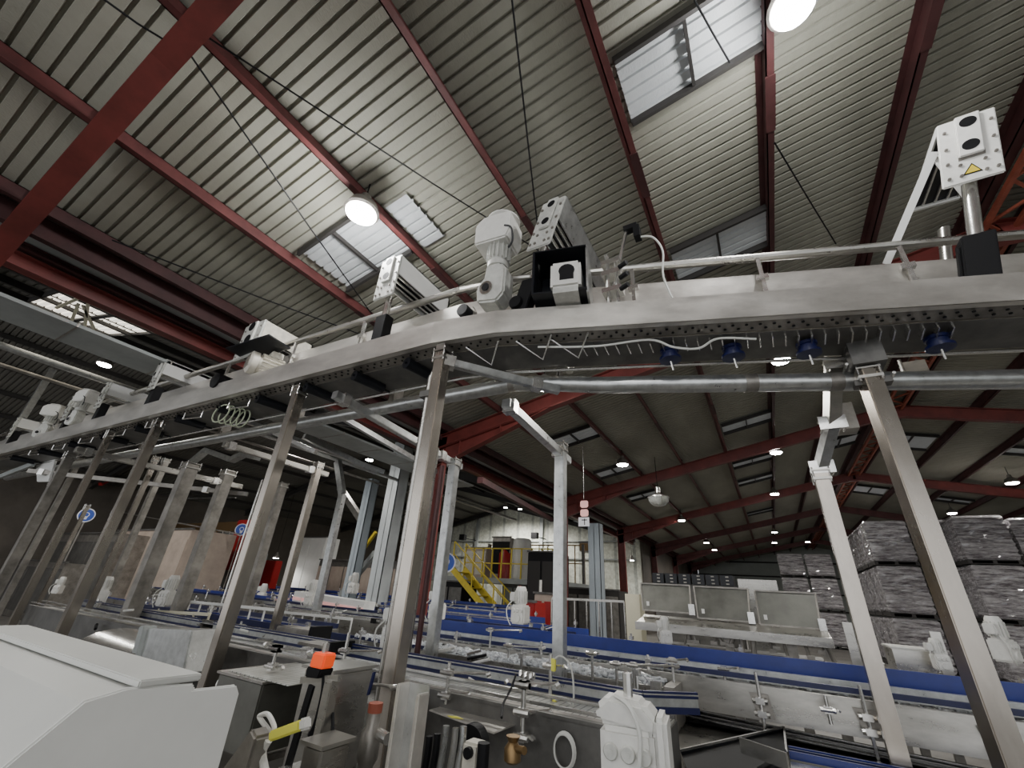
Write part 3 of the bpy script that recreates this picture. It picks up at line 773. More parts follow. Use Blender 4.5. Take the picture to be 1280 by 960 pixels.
# sensor on a pole
s0, s1 = at(765,352,Y=2.62), at(783,287,Y=2.62)
r = thing('sensor_pole', 'thin steel pole with a small sensor and white cable above the guard rail', 'sensor', s0)
MB().cyl(s0-V((0,0,.1)), s1, .016, 10).build('pole','steel_bright',r)
MB().box(s1.x-.02,s1.x+.09,s1.y-.03,s1.y+.03,s1.z-.03,s1.z+.02).box(s1.x+.06,s1.x+.11,s1.y-.04,s1.y+.04,s1.z-.14,s1.z-.02).build('sensor_head','black',r)
MB().tube(tocurve([s1+V((.1,0,-.13)),s1+V((.2,0,-.18)),s1+V((.26,0,-.35)),s1+V((.24,0,-.6)),s1+V((.3,0,-.9))]),.008,6).build('cable','cable_white',r,True)
# green cable loop under the finned motor
g = cat_(-4.9,.1,3.2); mb = MB()
for k in range(5):
    c = g + V((.02*k,.03*k,-.0)); mb.tube([c+V((.16*math.cos(t)*(1-.06*k),.02*k,.10*math.sin(t))) for t in [i*math.pi/10 for i in range(21)]], .008, 6)
solo('cable_loop', mb, 'green_cable', 'coil of pale green cable hanging under the finned motor', 'cable', smooth=True)
# pale angled bracket above the left edge
a = at(45,600,Y=2.4)
r = thing('angled_bracket', 'pale folded bracket at the left edge below the overhead conveyor', 'bracket', a)
q = [at(px,py,Y=2.3) for px, py in ((45,562),(72,566),(60,602),(46,602))]
MB().prism(q,(0,.03,0)).build('bright_face','white_paint',r)
q = [at(px,py,Y=2.45) for px, py in ((32,578),(38,565),(50,560),(72,566),(48,600),(44,580))]
MB().prism(q,(0,.03,0)).build('dull_face','gutter_grey',r)
q0,q1 = at(0,596,Y=2.2), at(42,580,Y=2.2)
MB().bar(q0,q1,.05,.09).build('rail','gutter_grey',r)
# conveyor cable hanging below the belly at right
pts = [cat_(x,.14,z) for x,z in ((-1.2,3.28),(-.8,3.26),(-.45,3.29),(-.3,3.22),(-.15,3.2),(-.02,3.27),(.2,3.25))]
solo('cable_run', MB().tube(tocurve(pts),.008,6), 'cable_white', 'thin pale cable sagging under the conveyor right of the bend', 'cable', smooth=True)
# bent square tube over the left group of posts
pts = [at(px,py,Y=4.0) for px,py in ((238,590),(240,578),(258,563),(290,575),(305,568),(322,572))]
mb = MB()
for a,b in zip(pts,pts[1:]): mb.bar(a,b,.12,.09)
solo('bent_tube', mb, 'galvanised', 'bent square tube resting on the wide posts of the left group', 'beam')
# big far columns and bent steel
def farcol(t, b, Y, w, d, label, m='grey_blue', ztop=None):
    q, p = at(*b, Y=Y), at(*t, Y=Y); x = (p.x+q.x)/2
    r = thing('building_column', label, 'column', (x,Y,0), 'grey columns of the neighbouring bay'); z = ztop or p.z
    MB().box(x+w/2-.02,x+w/2,Y-d/2,Y+d/2,0,z).box(x-w/2,x+w/2,Y-d/2,Y-d/2+.02,0,z).box(x-w/2,x+w/2,Y+d/2-.02,Y+d/2,0,z).box(x-.01,x+.01,Y-d/2,Y+d/2,0,z).build('steel_section',m,r)
    MB().box(x-w*.8,x+w*.8,Y-d*.8,Y+d*.8,0,.03).build('foot_plate','steel_dull',r)
farcol((503,555),(476,742),9.0,.42,.4,'wide bright grey steel column left of the centre post','pale_steel')
farcol((464,600),(441,735),9.5,.30,.3,'narrower grey steel column left of the wide bright one')
farcol((743,655),(748,745),15,.42,.4,'pale grey column right of the red column in the background')
farcol((626,680),(628,740),24,.3,.3,'pale pillar on the back wall of the left bay','wall_cream')
a,b_,c_ = [at(px,py,Y=6.0) for px,py in ((422,577),(428,618),(402,738))]
bp = thing('bent_post', 'grey steel post with a kinked top, left of the grey columns', 'post', (c_.x,6,0))
MB().bar(a,b_,.14,.1,up=(0,1,0)).bar(b_,V((c_.x,6,0)),.14,.1,up=(0,1,0)).build('tube','galvanised',bp)
# ================================================================ GROUND CONVEYORS
def conveyor(label, x0, x1, y0, y1, z=1.08, belt='slat_belt', far=None, near=None, depth=.35, panel='steel', legs=True, step=1.6, group='conveyors on the hall floor', y0b=None, rods=True, clutter=1.0):
    """runs along X; far / near = list of (mat, z0, z1) guard strips on that side"""
    dy = 0 if y0b is None else y0b - y0
    r = thing('conveyor', label, 'conveyor', (x0, y0, 0), group)
    def sh(mb):
        if dy:
            mb.v = [V((p.x, p.y + dy*(p.x-x0)/(x1-x0), p.z)) for p in mb.v]
        return mb
    sh(MB().box(x0,x1,y0+.02,y1-.02,z-.05,z)).build('belt', belt, r)
    sh(MB().box(x0,x1,y0,y0+.02,z-depth,z+.015).box(x0,x1,y0-.012,y0+.03,z+.015,z+.03)).build('side_panel', panel, r)
    sh(MB().box(x0,x1,y1-.02,y1,z-depth,z+.015)).build('side_panel', panel, r)
    for xe in (x0, x1): sh(MB().box(xe-.01,xe+.01,y0,y1,z-depth,z-.01)).build('end_plate', panel, r)
    if clutter:
        rr_ = random.Random(int(abs(x0*7+y0*31)))
        for col_, n_ in (('white_plastic', .9), ('steel_bright', 2.2), ('black', .7)):
            mb = MB()
            for k in range(int((x1-x0)*n_*clutter)):
                x = rr_.uniform(x0+.1,x1-.1); yy = rr_.choice([y0-.05, y1+.04, (y0+y1)/2]); zz = z + rr_.uniform(-.08,.12); s = rr_.uniform(.015,.045)
                if rr_.random() < .5: mb.box(x-s,x+s*1.4,yy-s*.6,yy+s*.6,zz-s,zz+s)
                else: mb.tube([(x-s*2.2,yy,zz),(x+s*2.2,yy+rr_.uniform(-.08,.08),zz+rr_.uniform(-.03,.05))], s*.35, 6)
            if mb.v: sh(mb).build('small_fittings', col_, r)['kind'] = 'stuff'
    for side, lst in (('far', far or []), ('near', near or [])):
        yy = y1-.035 if side == 'far' else y0+.005
        for m, a, b in lst:
            sh(MB().box(x0,x1,yy,yy+.022,z+a,z+b)).build('guide_rail', m, r)
    if rods:
        n = max(1, int((x1-x0)/step))
        for k in range(n+1):
            mb = MB(); x = x0 + .25 + k*(x1-x0-.5)/max(1,n)
            for yy, hh in ((y0-.05,.16),(y1+.04,.20)):
                mb.cyl((x,yy,z-.22),(x,yy,z+hh),.013,6)
                mb.box(x-.025,x+.025,yy-.025,yy+.04,z-.12,z-.06).box(x-.022,x+.022,yy-.022,yy+.05,z+hh-.07,z+hh-.03)
            sh(mb).build('rail_clamp', 'steel_bright', r)
    if legs:
        n = max(2, int((x1-x0)/2.4)+1)
        for k in range(n):
            x = x0 + .3 + k*(x1-x0-.6)/(n-1)
            mb = MB()
            for yy in (y0+.05, y1-.05): mb.box(x-.03,x+.03,yy-.03,yy+.03,.02,z-.2); mb.lathe((x,yy,0),[(.05,0),(.05,.02),(.02,.03)],n=10)
            mb.box(x-.02,x+.02,y0+.05,y1-.05,.35,.39)
            sh(mb).build('leg', 'steel_dull', r)
    return r
# A: the long conveyor with the broad blue guard in the right half
A = conveyor('long conveyor with a broad blue guard band crossing the right half', -3.9, 4.6, 4.36, 5.05, 1.08, 'steel_bright',
     far=[('blue',.0,.185)], near=None, depth=.19, panel='steel', step=2.4, rods=False, clutter=0)
MB().box(-3.9,4.6,4.62,4.65,1.10,1.13).box(-3.9,4.6,4.84,4.90,1.09,1.16).build('guide_rail','galvanised',A)
MB().box(-3.9,4.6,4.52,4.55,1.12,1.155).build('guide_rail','navy',A)
mb = MB()
for x in (-.22, .42, 1.05, 1.7, 2.4):
    MB().prism([(x-.07,4.345,1.06),(x+.06,4.345,1.06),(x+.08,4.345,.91),(x-.03,4.345,.91)],(0,-.008,0)).build('bracket_plate','steel_dull',A)
mb = MB()
for x in (-.22, .42, 1.05, 1.7, 2.4):
    mb = MB(); mb.cyl((x,4.31,.78),(x,4.31,1.20),.012,8)
    for z in (.94,1.02): mb.cyl((x-.05,4.30,z),(x+.05,4.30,z),.020,8); mb.box(x-.03,x+.03,4.28,4.35,z-.02,z+.02)
    mb.build('rail_clamp','steel_bright',A)
# A2: the shorter line in front of it, ending in a square box
A2 = conveyor('shorter conveyor full of clear plastic pieces, ending in a square steel box', -4.4, -.80, 4.02, 4.34, 1.02, 'steel_dull', depth=.24, panel='steel', step=1.2)
mb = MB().box(-.86,-.78,4.0,4.36,.80,1.06); mb.build('end_box','steel_dull',A2)
MB().box(-1.10,-.98,3.995,4.012,.86,.90).build('yellow_sticker','orange',A2)
mb = MB(); random.seed(3)
for k in range(1500):
    x = random.uniform(-4.35,-.9); y = random.uniform(4.06,4.31); z = 1.03+random.random()*.05; a = random.uniform(0,6.3); L = .035
    mb.tube([(x-L*math.cos(a),y-L*math.sin(a),z),(x+L*math.cos(a),y+L*math.sin(a),z+random.uniform(-.01,.02))],[.017,.012],5)
tag(mb.build('plastic_preforms','pet'), 'clear plastic pieces heaped along the shorter conveyor', 'plastic pieces', kind='stuff')
mb = MB()
for k in range(1300):
    x = random.uniform(-3.8,4.5); y = random.uniform(4.66,4.82); z = 1.09+random.random()*.02; a = random.uniform(0,6.3); L = .028
    mb.tube([(x-L*math.cos(a),y-L*math.sin(a),z),(x+L*math.cos(a),y+L*math.sin(a),z)],[.014,.010],5)
tag(mb.build('plastic_preforms','pet'), 'clear plastic pieces lying on the belt of the long blue-banded conveyor', 'plastic pieces', kind='stuff')
# B: the near conveyor with dark blue rails
yb = at(650,862,Z=1.04).y; zt = at(650,838,Y=yb).z
y0B = at(700,903,Z=1.04).y
B = conveyor('near steel slat conveyor crossing the lower middle, with dark blue rails', -9.5, -.62, y0B, yb, 1.04, 'slat_belt', depth=.42, panel='steel_dark', step=2.6, rods=False)
H = zt - 1.04
def railset(parent, P, h0=0, z=1.04, H=H):
    for (a, b, m) in ((0,.30,'navy'),(.30,.70,'galvanised'),(.70,.83,'navy'),(.83,.9,'steel_bright'),(.9,1.0,'navy')):
        mb = MB(); t = .012 if m == 'galvanised' else .03
        for p, q in zip(P, P[1:]):
            mb.bar((p[0],p[1],z+H*(a+b)/2),(q[0],q[1],z+H*(a+b)/2), t, H*(b-a))
        mb.build('guide_rail', m, parent)
railset(B, [(-5.6,yb-.02),(-.80,yb+.0),(-.52,yb+.22)])
railset(B, [(-9.5,yb),(-5.9,yb-.02)])
mb = MB().box(-9.4,-.66,y0B-.03,y0B-.015,1.10,1.115).box(-9.4,-.66,y0B+.08,y0B+.10,1.12,1.135)
mb.build('guide_rail','steel_bright',B)
MB().box(-9.4,-.66,y0B+.10,y0B+.16,1.045,1.052).build('guide_rail','steel_dull',B)
# D: lower right conveyor with black plates
D = thing('conveyor', 'lower conveyor at the bottom right corner with thin blue rails', 'conveyor', (0,3.0,0), 'conveyors on the hall floor')
MB().box(-1.0,4.6,2.6,3.72,.74,.78).build('belt','steel_dull',D)
la, lb = at(884,892,Z=.80), at(1095,935,Z=.80)
sl = (lb.y-la.y)/(lb.x-la.x)
def ly(x): return la.y + sl*(x-la.x)
for (o, w_, z_) in ((-.035,.035,.80),(-.14,.05,.79),(-.24,.03,.79)):
    MB().prism([(-1.2,ly(-1.2)+o,z_),(4.6,ly(4.6)+o,z_),(4.6,ly(4.6)+o+w_,z_),(-1.2,ly(-1.2)+o+w_,z_)],(0,0,.012)).build('side_ledge','steel_bright',D)
MB().prism([(-1.2,ly(-1.2),.79),(4.6,ly(4.6),.79),(4.6,4.38,.79),(-1.2,4.38,.79)],(0,0,.005)).build('gap_shade','black',D)  # black sheet imitates the shade in the gap below the side panel
MB().prism([(-1.0,3.6,.765),(4.6,3.4,.765),(4.6,ly(4.6)-.1,.765),(-1.0,ly(-1.0)-.1,.765)],(0,0,.01)).build('cover_sheet','steel',D)
MB().box(-1.0,4.6,3.72,4.34,.55,.60).build('drip_tray','black',D)
yD = 3.7
e1, e2 = at(985,931,Z=.84), at(1085,958,Z=.84)
for k, dz in enumerate((0,.05,.10)):
    MB().box(e1.x,4.6,e1.y-.03-.06*k,e1.y-.01-.06*k,.80,.84).build('guide_rail','blue' if k%2 == 0 else 'navy',D)
MB().box(e1.x,4.6,e1.y-.5,e1.y-.2,.79,.80).build('wear_strip','steel_bright',D)
for x in (-.6, 1.2, 3.0): MB().box(x-.03,x+.03,2.7,2.76,0,.74).box(x-.03,x+.03,yD-.08,yD-.02,0,.74).build('leg','steel_dull',D)
q = [at(px,py,Z=.86) for px,py in ((850,938),(980,909),(983,938),(935,965),(860,965))]
bh = thing('black_hopper', 'black angular hopper plate at the bottom, right of the big pale gear motor', 'hopper', (q[0].x,q[0].y,.5))
mb = MB()
for p, w in zip(q, q[1:]+q[:1]): mb.add([p, w, w-V((0,0,.4)), p-V((0,0,.4))],[(0,1,2,3)])
mb.build('side_plates','black_gloss',bh)
mb = MB()
for p, w in zip(q[:3], q[1:3]): mb.bar(p, w, .012, .012)
mb.build('rim','steel_bright',bh)
MB().prism([p-V((0,0,.03)) for p in q],(0,0,.01)).build('inner_plate','black',bh)
p0,p1 = at(926,931,Z=.95), at(985,952,Z=.95)
solo('steel_bar', MB().bar(p0,p1,.015,.07), 'steel_bright', 'flat steel bar lying over the black hopper plate', 'bar')
# background conveyors with blue rails
CL = ['conveyor with thin dark rails directly behind the broad blue band','conveyor with blue rails left of the hinged covers',
      'third background conveyor with blue rails, before the red machine','blue-railed conveyor far back on the left','farthest blue-railed conveyor before the stairs']
conveyor(CL[0], -9.5, 3.6, 5.75, 6.2, 1.05, 'steel_bright', far=[('navy',.02,.06),('galvanised',.07,.10)], near=[('steel_bright',.06,.08)], step=1.3)
conveyor(CL[1], -16, -2.6, 6.6, 7.2, 1.10, 'steel_bright', far=[('blue',.0,.09)], near=[('navy',.03,.07)], step=1.5)
conveyor(CL[2], -19, -4.2, 8.3, 9.0, 1.10, 'steel_bright', far=[('blue',.0,.10)], near=[('steel_bright',.05,.08)], step=1.8)
conveyor(CL[3], -22, -6, 10.4, 11.1, 1.10, 'steel_bright', far=[('blue',.0,.10)], near=[('steel_bright',.05,.08)], step=2)
conveyor(CL[4], -22, -6.5, 12.3, 13.0, 1.15, 'steel_bright', far=[('blue',.0,.10)], near=[('navy',.0,.05)], step=2)
conveyor('pale belt conveyor with dark edges beyond the white cover, left of centre', -10, -3.3, yb+.35, yb+.95, .98, 'galvanised', far=[('navy',.03,.10)], near=[('black',.02,.06)], depth=.2, step=2)
conveyor('blue-sided conveyor at the left behind the third post', -12, -5.6, 4.3, 4.9, 1.02, 'steel_bright', far=[('navy',.0,.06)], near=[('blue',.0,.05)], step=2)
# ---------------------------------------------------------------- ground drive motors
def drive_motor(loc, rotz, label, s=1):
    r = thing('drive_motor', label, 'motor', loc, 'pale drive motors along the floor conveyors', rotz=rotz)
    MB().box(-.11,.11,-.10,.10,.0,.24).build('gear_case','white_plastic',r,bevel=.02)
    mb = MB()
    for x in (-.06,0,.06): mb.lathe((x,-.115,.17),[(.024,0),(.028,.008),(.028,.02)],'Y',12)
    mb.lathe((0,-.115,.07),[(.05,0),(.055,.02)],'Y',16)
    mb.build('bosses','white_plastic',r,True)
    MB().lathe((0,.0,.24),[(.075,0),(.08,.02),(.08,.2),(.06,.24)],'Z',18).build('motor_body','white_plastic',r,True)
    mb = MB()
    for k in range(14):
        a = 2*math.pi*k/14; mb.obox((.082*math.cos(a),.082*math.sin(a),.34),(.01*math.cos(a),.01*math.sin(a),0),(-.003*math.sin(a),.003*math.cos(a),0),(0,0,.08))
    mb.build('cooling_fins','motor_grey',r)
    MB().box(-.16,-.07,-.06,.06,.28,.40).build('terminal_box','white_plastic',r,bevel=.012)
    MB().tube(tocurve([(-.12,-.05,.28),(-.17,-.1,.2),(-.15,-.12,.08),(-.1,-.1,-.02)]),.008,6).build('cable','cable_white',r,True)
    return r
dm = None
for (px,py,Y,s,rz,lab) in [(205,758,4.1,1.0,.3,'pale drive motor standing on the left conveyors behind the widest post'),
        (122,755,3.6,.9,-.4,'squat pale drive motor left of the widest post'),
        (70,742,5.2,.9,.5,'pale drive motor at the left edge below the brown machine'),
        (387,757,6.4,1,.2,'pale drive motor beyond the white fence, right of the slender post'),
        (490,815,3.5,.9,.1,'pale drive motor seen between the hooked pipe and the centre post'),
        (545,775,6.0,1,.1,'pale drive motor just right of the short post'),
        (650,780,6.3,1.05,.0,'pale drive motor left of the lone post, before the red machine'),
        (833,805,5.5,.55,.4,'pale drive motor lying right of the lone post, behind the blue band'),
        (440,742,8.2,1,.2,'far pale drive motor at the foot of the narrow grey column'),
        (325,752,7.6,.9,.6,'far pale drive motor seen through the white fence'),
        (1180,838,5.6,.5,.2,'small pale drive motor behind the big right post'),
        (1262,828,6.0,.75,.9,'pale valve-like motor at the right edge below the wrapped stacks')]:
    p = at(px,py,Y=Y)
    if dm is None: dm = drive_motor(tuple(p), rz, lab); dm.scale = (s,)*3
    else: copy_tree(dm, tuple(p), rz, lab, s)
# the big one at the bottom
p = at(790,958,Y=1.93)
gmz = thing('gear_motor', 'large pale grey gear motor at the bottom edge, close to the camera', 'motor', (p.x,p.y,p.z-.1), rotz=.12)
mb = MB().box(-.10,.09,-.07,.12,-.05,.22); mb.build('gear_case','white_plastic',gmz,bevel=.018)
MB().prism([(-.11,-.06,.22),(.10,-.06,.20),(.11,-.06,.25),(.06,-.06,.30),(-.07,-.06,.31),(-.12,-.06,.27)],(0,.15,0)).build('top_case','white_plastic',gmz,bevel=.018)
mb = MB()
for x in (-.06,0,.055): mb.lathe((x,-.085,.15),[(.022,0),(.026,.006),(.026,.02)],'Y',14); mb.lathe((x,-.088,.15),[(.010,0),(.010,.01)],'Y',8)
for x in (-.05,.05): mb.lathe((x,-.08,-.01),[(.03,0),(.034,.02)],'Y',14)
mb.build('bosses','motor_grey',gmz,True)
MB().box(-.045,.045,-.079,-.07,.05,.10).build('name_plate','steel_bright',gmz)
MB().box(.085,.135,-.05,.13,-.1,.26).build('motor_flange','white_plastic',gmz,bevel=.015)
MB().tube(tocurve([(-.04,-.05,.31),(.02,-.1,.29),(.05,-.11,.22),(.04,-.1,.12)]),.008,6).build('cable','cable_white',gmz,True)
MB().cyl((0,0,.30),(0,0,.38),.018,8).build('vent_stub','steel_bright',gmz)
# ---------------------------------------------------------------- rod brackets on the conveyors
def rod(top, bot, Y, label, arms=(), r_=.012, m='steel_bright', name='guide_bracket'):
    a, b = at(*top, Y=Y), at(*bot, Y=Y); x = (a.x+b.x)/2
    r = thing(name, label, 'bracket', (x,Y,b.z), 'rod brackets holding the guide rails')
    MB().cyl((x,Y,b.z),(x,Y,a.z),r_,10).build('rod',m,r,True)
    L = a.z-b.z
    for q, dx, dy in arms:
        mb = MB()
        z = b.z + L*q
        mb.tube([(x,Y,z),(x+dx,Y+dy,z+.01)], r_*.7, 6); mb.box(x-.024,x+.024,Y-.024,Y+.024,z-.02,z+.02); mb.cyl((x-.045,Y-.02,z),(x+.045,Y-.02,z),r_*1.2,8)
        mb.cyl((x+dx*.95,Y+dy*.95,z),(x+dx*1.05,Y+dy*1.05,z+.01),r_*1.3,8)
        mb.build('arm','steel_bright',r)
    return r
rod((562,828),(557,880),y0B-.02,'rod bracket left of the small steel table with an arm over the belt',[(.75,.22,.12),(.2,.1,.1)])
rod((655,850),(653,925),y0B-.05,'rod bracket with a black hand screw at the right end of the small steel table',[(.92,-.1,-.02),(.92,.15,.12),(.45,.12,.1),(.05,.06,0)],.014)
rod((690,818),(686,892),yb-.1,'rod bracket with yellow sensors in front of the lone post',[(.8,.1,0),(.15,.12,0)],.013)
rod((432,790),(432,838),2.6,'rod bracket above the belt, behind the orange switch',[(.5,.2,.15),(.1,.2,.1)],.012)
rod((369,790),(368,812),4.2,'small bent bracket behind the pale belt, left of centre',[(.9,.15,.05)])
rod((614,786),(612,812),4.4,'bent bracket over the clear plastic pieces, right of the centre post',[(.95,.25,.2)])
rod((635,806),(636,832),4.1,'bent bracket at the near side of the shorter conveyor',[(.95,.3,.15)])
rod((770,828),(772,860),3.98,'bent bracket right of the lone post on the shorter conveyor',[(.95,.35,.2)])
rod((793,830),(792,864),3.98,'second bent bracket right of the lone post',[(.95,.3,.2)])
rod((741,815),(740,850),4.0,'post with a small square plate right of the lone post',[(.95,.05,0)])
rod((1034,870),(1036,905),4.2,'clamp rod on the grey panel in front of the jointed arm post',[(.5,.06,0)])
rod((842,822),(841,858),4.25,'thin rod at the corner of the square steel box',[(.9,.1,.1)])
rod((905,835),(906,850),4.6,'short rod holding the guide beside the blue band',[(.9,.1,.1)])
# yellow sensors
for px,py,lab in ((692,830,'yellow sensor on the rod in front of the lone post, upper one'),(693,882,'yellow sensor on the rod in front of the lone post, lower one')):
    c = at(px,py,Y=yb-.14); r = thing('yellow_sensor', lab, 'sensor', c, 'yellow sensors')
    MB().box(c.x-.014,c.x+.014,c.y-.012,c.y+.012,c.z-.04,c.z+.03).build('sensor_body','yellow_tag',r,bevel=.004)
    MB().tube(tocurve([c+V((0,0,.02)),c+V((.05,0,.05)),c+V((.12,0,.0)),c+V((.14,0,-.15)),c+V((.13,-.05,-.3))]),.006,6).build('cable','cable_white',r,True)
# coil of cable
c = at(706,938,Y=y0B-.03); mb = MB()
for k in range(3): mb.tube([c+V((.058*math.cos(t)*(1-.05*k),-.008*k,(.075-.004*k)*math.sin(t))) for t in [i*math.pi/12 for i in range(25)]], .005, 6)
solo('cable_coil', mb, 'cable_white', 'coil of pale cable hanging on the near conveyor side left of the large gear motor', 'cable', smooth=True)
c = at(640,835,Y=2.6)
solo('black_cable', MB().tube(tocurve([at(645,843,Y=2.4),at(638,862,Y=2.3),at(629,880,Y=2.2),at(627,897,Y=2.1)]),.006,6), 'black', 'black cable curving down to the small steel table', 'cable', smooth=True)
# spring on the rail
mb = MB(); a, b = at(650,842,Y=2.4), at(668,846,Y=2.4)
mb.tube([a+(b-a)*(i/60)+V((0,.016*math.cos(i*1.2),.016*math.sin(i*1.2))) for i in range(61)], .004, 5)
solo('coil_spring', mb, 'steel_bright', 'small coil spring lying on the dark blue rail', 'spring', smooth=True)
# small steel table
q = [at(px,py,Z=.98) for px,py in ((536,889),(570,880),(650,905),(617,918))]
r = thing('steel_table', 'small flat steel plate table at the bottom centre with a yellow smear', 'table', (q[0].x,q[0].y,.5))
MB().prism(q,(0,0,.008)).build('table_top','fascia',r,bevel=.002)
MB().cyl(q[1]+V((0,0,-.4)),q[1],.012).cyl(q[2]+V((-.02,-.02,-.4)),q[2]+V((-.02,-.02,0)),.012).build('legs_rod','steel_dull',r)
c = (q[0]*.6+q[3]*.4); MB().prism([c+V(d) for d in ((-.05,.01,.009),(.0,-.01,.009),(.06,.02,.009),(0,.04,.009))],(0,0,.0012)).build('yellow_smear','yellow_tag',r)
# dark valves and hoses under the table
random.seed(11)
for k,(px,py,m,lab) in enumerate([(556,925,'galvanised','pale upright hose end below the small table, leftmost'),(568,928,'steel_bright','silver hose end below the small table'),(578,926,'galvanised','pale upright hose end below the small table, rightmost'),
      (545,935,'black','black hose at the bottom beside the upright channel'),(535,938,'black','black pipe right beside the upright channel')]):
    c = at(px,py,Y=1.9); solo('air_hose', MB().tube(tocurve([c+V((0,0,.05)),c+V((0,0,-.02)),c+V((-.02,0,-.2)),c+V((-.03,0,-.5))]),.015,8), m, lab, 'hose', 'hoses under the small table', smooth=True)
c = at(592,938,Y=1.9); r = thing('valve_block', 'dirty cream valve block under the small table', 'valve', c)
MB().box(c.x-.04,c.x+.04,c.y-.03,c.y+.05,c.z-.08,c.z+.03).build('block','cream_motor',r,bevel=.01)
MB().cyl((c.x,c.y-.05,c.z),(c.x+.0,c.y,c.z),.02).cyl((c.x+.06,c.y-.02,c.z-.1),(c.x+.06,c.y-.02,c.z+.04),.025).build('fittings','black',r)
c = at(641,935,Y=1.95); solo('brass_valve', MB().lathe(c,[(.02,-.05),(.035,-.04),(.035,.0),(.02,.02),(.03,.04)],'Z',12).cyl(c,c+V((.07,-.03,.01)),.014), 'brass', 'round brass valve right of the cream block', 'valve', smooth=True)
c = at(592,912,Y=2.12); solo('pulley', MB().lathe((c.x,c.y,c.z-.05),[(.03,-.03),(.075,-.03),(.075,.03),(.03,.03)],'Y',24), 'black', 'black wheel under the small steel table', 'wheel', smooth=True)
# ---------------------------------------------------------------- upright steel channel
a, b = at(521,855,Y=1.55), at(508,962,Y=1.55)
r = thing('upright_channel', 'upright stainless channel with rounded top at the bottom centre, right of the centre post', 'guard', (a.x,1.55,.3))
w = .055
MB().box(a.x-w,a.x+w,1.56,1.565,.3,a.z).build('back_sheet','galvanised',r)
MB().box(a.x-w-.004,a.x-w+.012,1.50,1.565,.3,a.z).build('flange','fascia',r,bevel=.004)
MB().box(a.x+w-.012,a.x+w+.004,1.50,1.565,.3,a.z-.02).build('flange','fascia',r,bevel=.004)
# ---------------------------------------------------------------- white cover in the bottom left corner
r = thing('machine_cover', 'big white sheet metal machine cover in the bottom left corner', 'machine cover', (-2.2,.6,.7))
X0, X1 = -3.1, -1.3
prof = [(.20,.72),(.20,.98),(.44,1.30),(.515,1.385),(.58,1.40),(.72,1.392),(.72,.75)]
MB().prism([(X0,y,z) for y,z in prof],(X1-X0-.012,0,0)).build('front_sheet','cover_white',r,bevel=.006)
sp_ = [(.18,.62),(.18,.98),(.43,1.305),(.51,1.392),(.58,1.406),(.725,1.398),(.725,1.385),(.835,1.382),(.85,1.36),(.86,.62)]
MB().prism([(X1-.012,y,z) for y,z in sp_],(.012,0,0)).build('side_plate','white_paint',r,bevel=.004)
MB().box(-2.62,X1-.0,.60,.735,1.402,1.418).build('raised_lid','cover_white',r,bevel=.003)
r2 = thing('machine', 'dark machine frame under the white cover', 'machine', (-2.2,.6,0))
MB().box(X0+.1,X1-.1,.25,.7,0,.72).build('frame','steel_dark',r2)
# steel boxes, hoppers and stands behind it
def box_thing(name, label, cat, x0,x1,y0,y1,z0,z1,m, group=None, extra=None, legs=True):
    r = thing(name, label, cat, ((x0+x1)/2,(y0+y1)/2,0 if legs else z0), group)
    MB().box(x0,x1,y0,y1,z0,z1).build('body', m, r, bevel=.008)
    MB().box(x0-.012,x1+.012,y0-.012,y1+.012,z1,z1+.012).build('top_plate','steel',r)
    if legs:
        for x in (x0+.06,x1-.06):
            for y in (y0+.06,y1-.06): MB().box(x-.025,x+.025,y-.025,y+.025,0,z0).build('leg','steel_dull',r)
    if extra: extra(r)
    return r
c = at(316,852,Z=1.08)
def ex(r):
    MB().box(c.x-.3,c.x+.3,c.y+.02,c.y+.5,1.094,1.099).build('top_grid','slat_belt',r)
    MB().cyl((c.x-.45,c.y+.1,1.0),(c.x-.36,c.y+.1,1.0),.05,14).build('roller_end','white_plastic',r)
box_thing('drive_box','square steel drive box behind the corner of the white cover','machine box',c.x-.36,c.x+.10,c.y,c.y+.42,.74,1.08,'cover_steel',extra=ex)
c = at(455,895,Z=.95)
box_thing('steel_box','plain steel box below the belt, left of the centre post','machine box',c.x-.2,c.x+.14,c.y+.05,c.y+.45,.5,1.0,'cover_steel')
# upright cabinet in front with tube stand
a, b = at(415,850,Y=1.45), at(400,955,Y=1.45)
r = thing('tube_stand','steel tube stand with round plate, carrying the orange switch','stand',(a.x,1.45,0))
MB().box(a.x-.022,a.x+.022,1.43,1.475,0,a.z).build('tube','steel',r,bevel=.004)
MB().prism([(a.x-.13,1.38,a.z-.30),(a.x+.05,1.38,a.z-.285),(a.x+.06,1.44,a.z-.28),(a.x+.02,1.5,a.z-.285),(a.x-.13,1.5,a.z-.30)],(0,0,.012)).build('plate','steel_bright',r)
MB().bar((a.x-.17,1.44,a.z-.02),(a.x+.03,1.46,a.z+.01),.02,.022).build('cross_bar','steel',r)
MB().bar((a.x-.10,1.44,a.z-.03),(a.x-.14,1.44,a.z-.35),.012,.03).build('hanging_bar','black',r)
c = at(403,828,Y=1.45)
r = thing('orange_switch','bright orange switch block with black base on the tube stand','switch',c)
MB().prism([(c.x-.044,c.y-.03,c.z-.02),(c.x+.04,c.y-.03,c.z-.018),(c.x+.046,c.y-.03,c.z+.036),(c.x-.036,c.y-.03,c.z+.036)],(0,.06,0)).build('orange_cap','orange',r,bevel=.006)
MB().prism([(c.x-.048,c.y-.034,c.z-.055),(c.x+.03,c.y-.034,c.z-.05),(c.x+.042,c.y-.034,c.z-.018),(c.x-.05,c.y-.034,c.z-.018)],(0,.068,0)).build('black_base','black',r,bevel=.004)
MB().cyl(c+V((0,0,.03)),c+V((0,0,.07)),.014).build('top_stub','steel_bright',r)
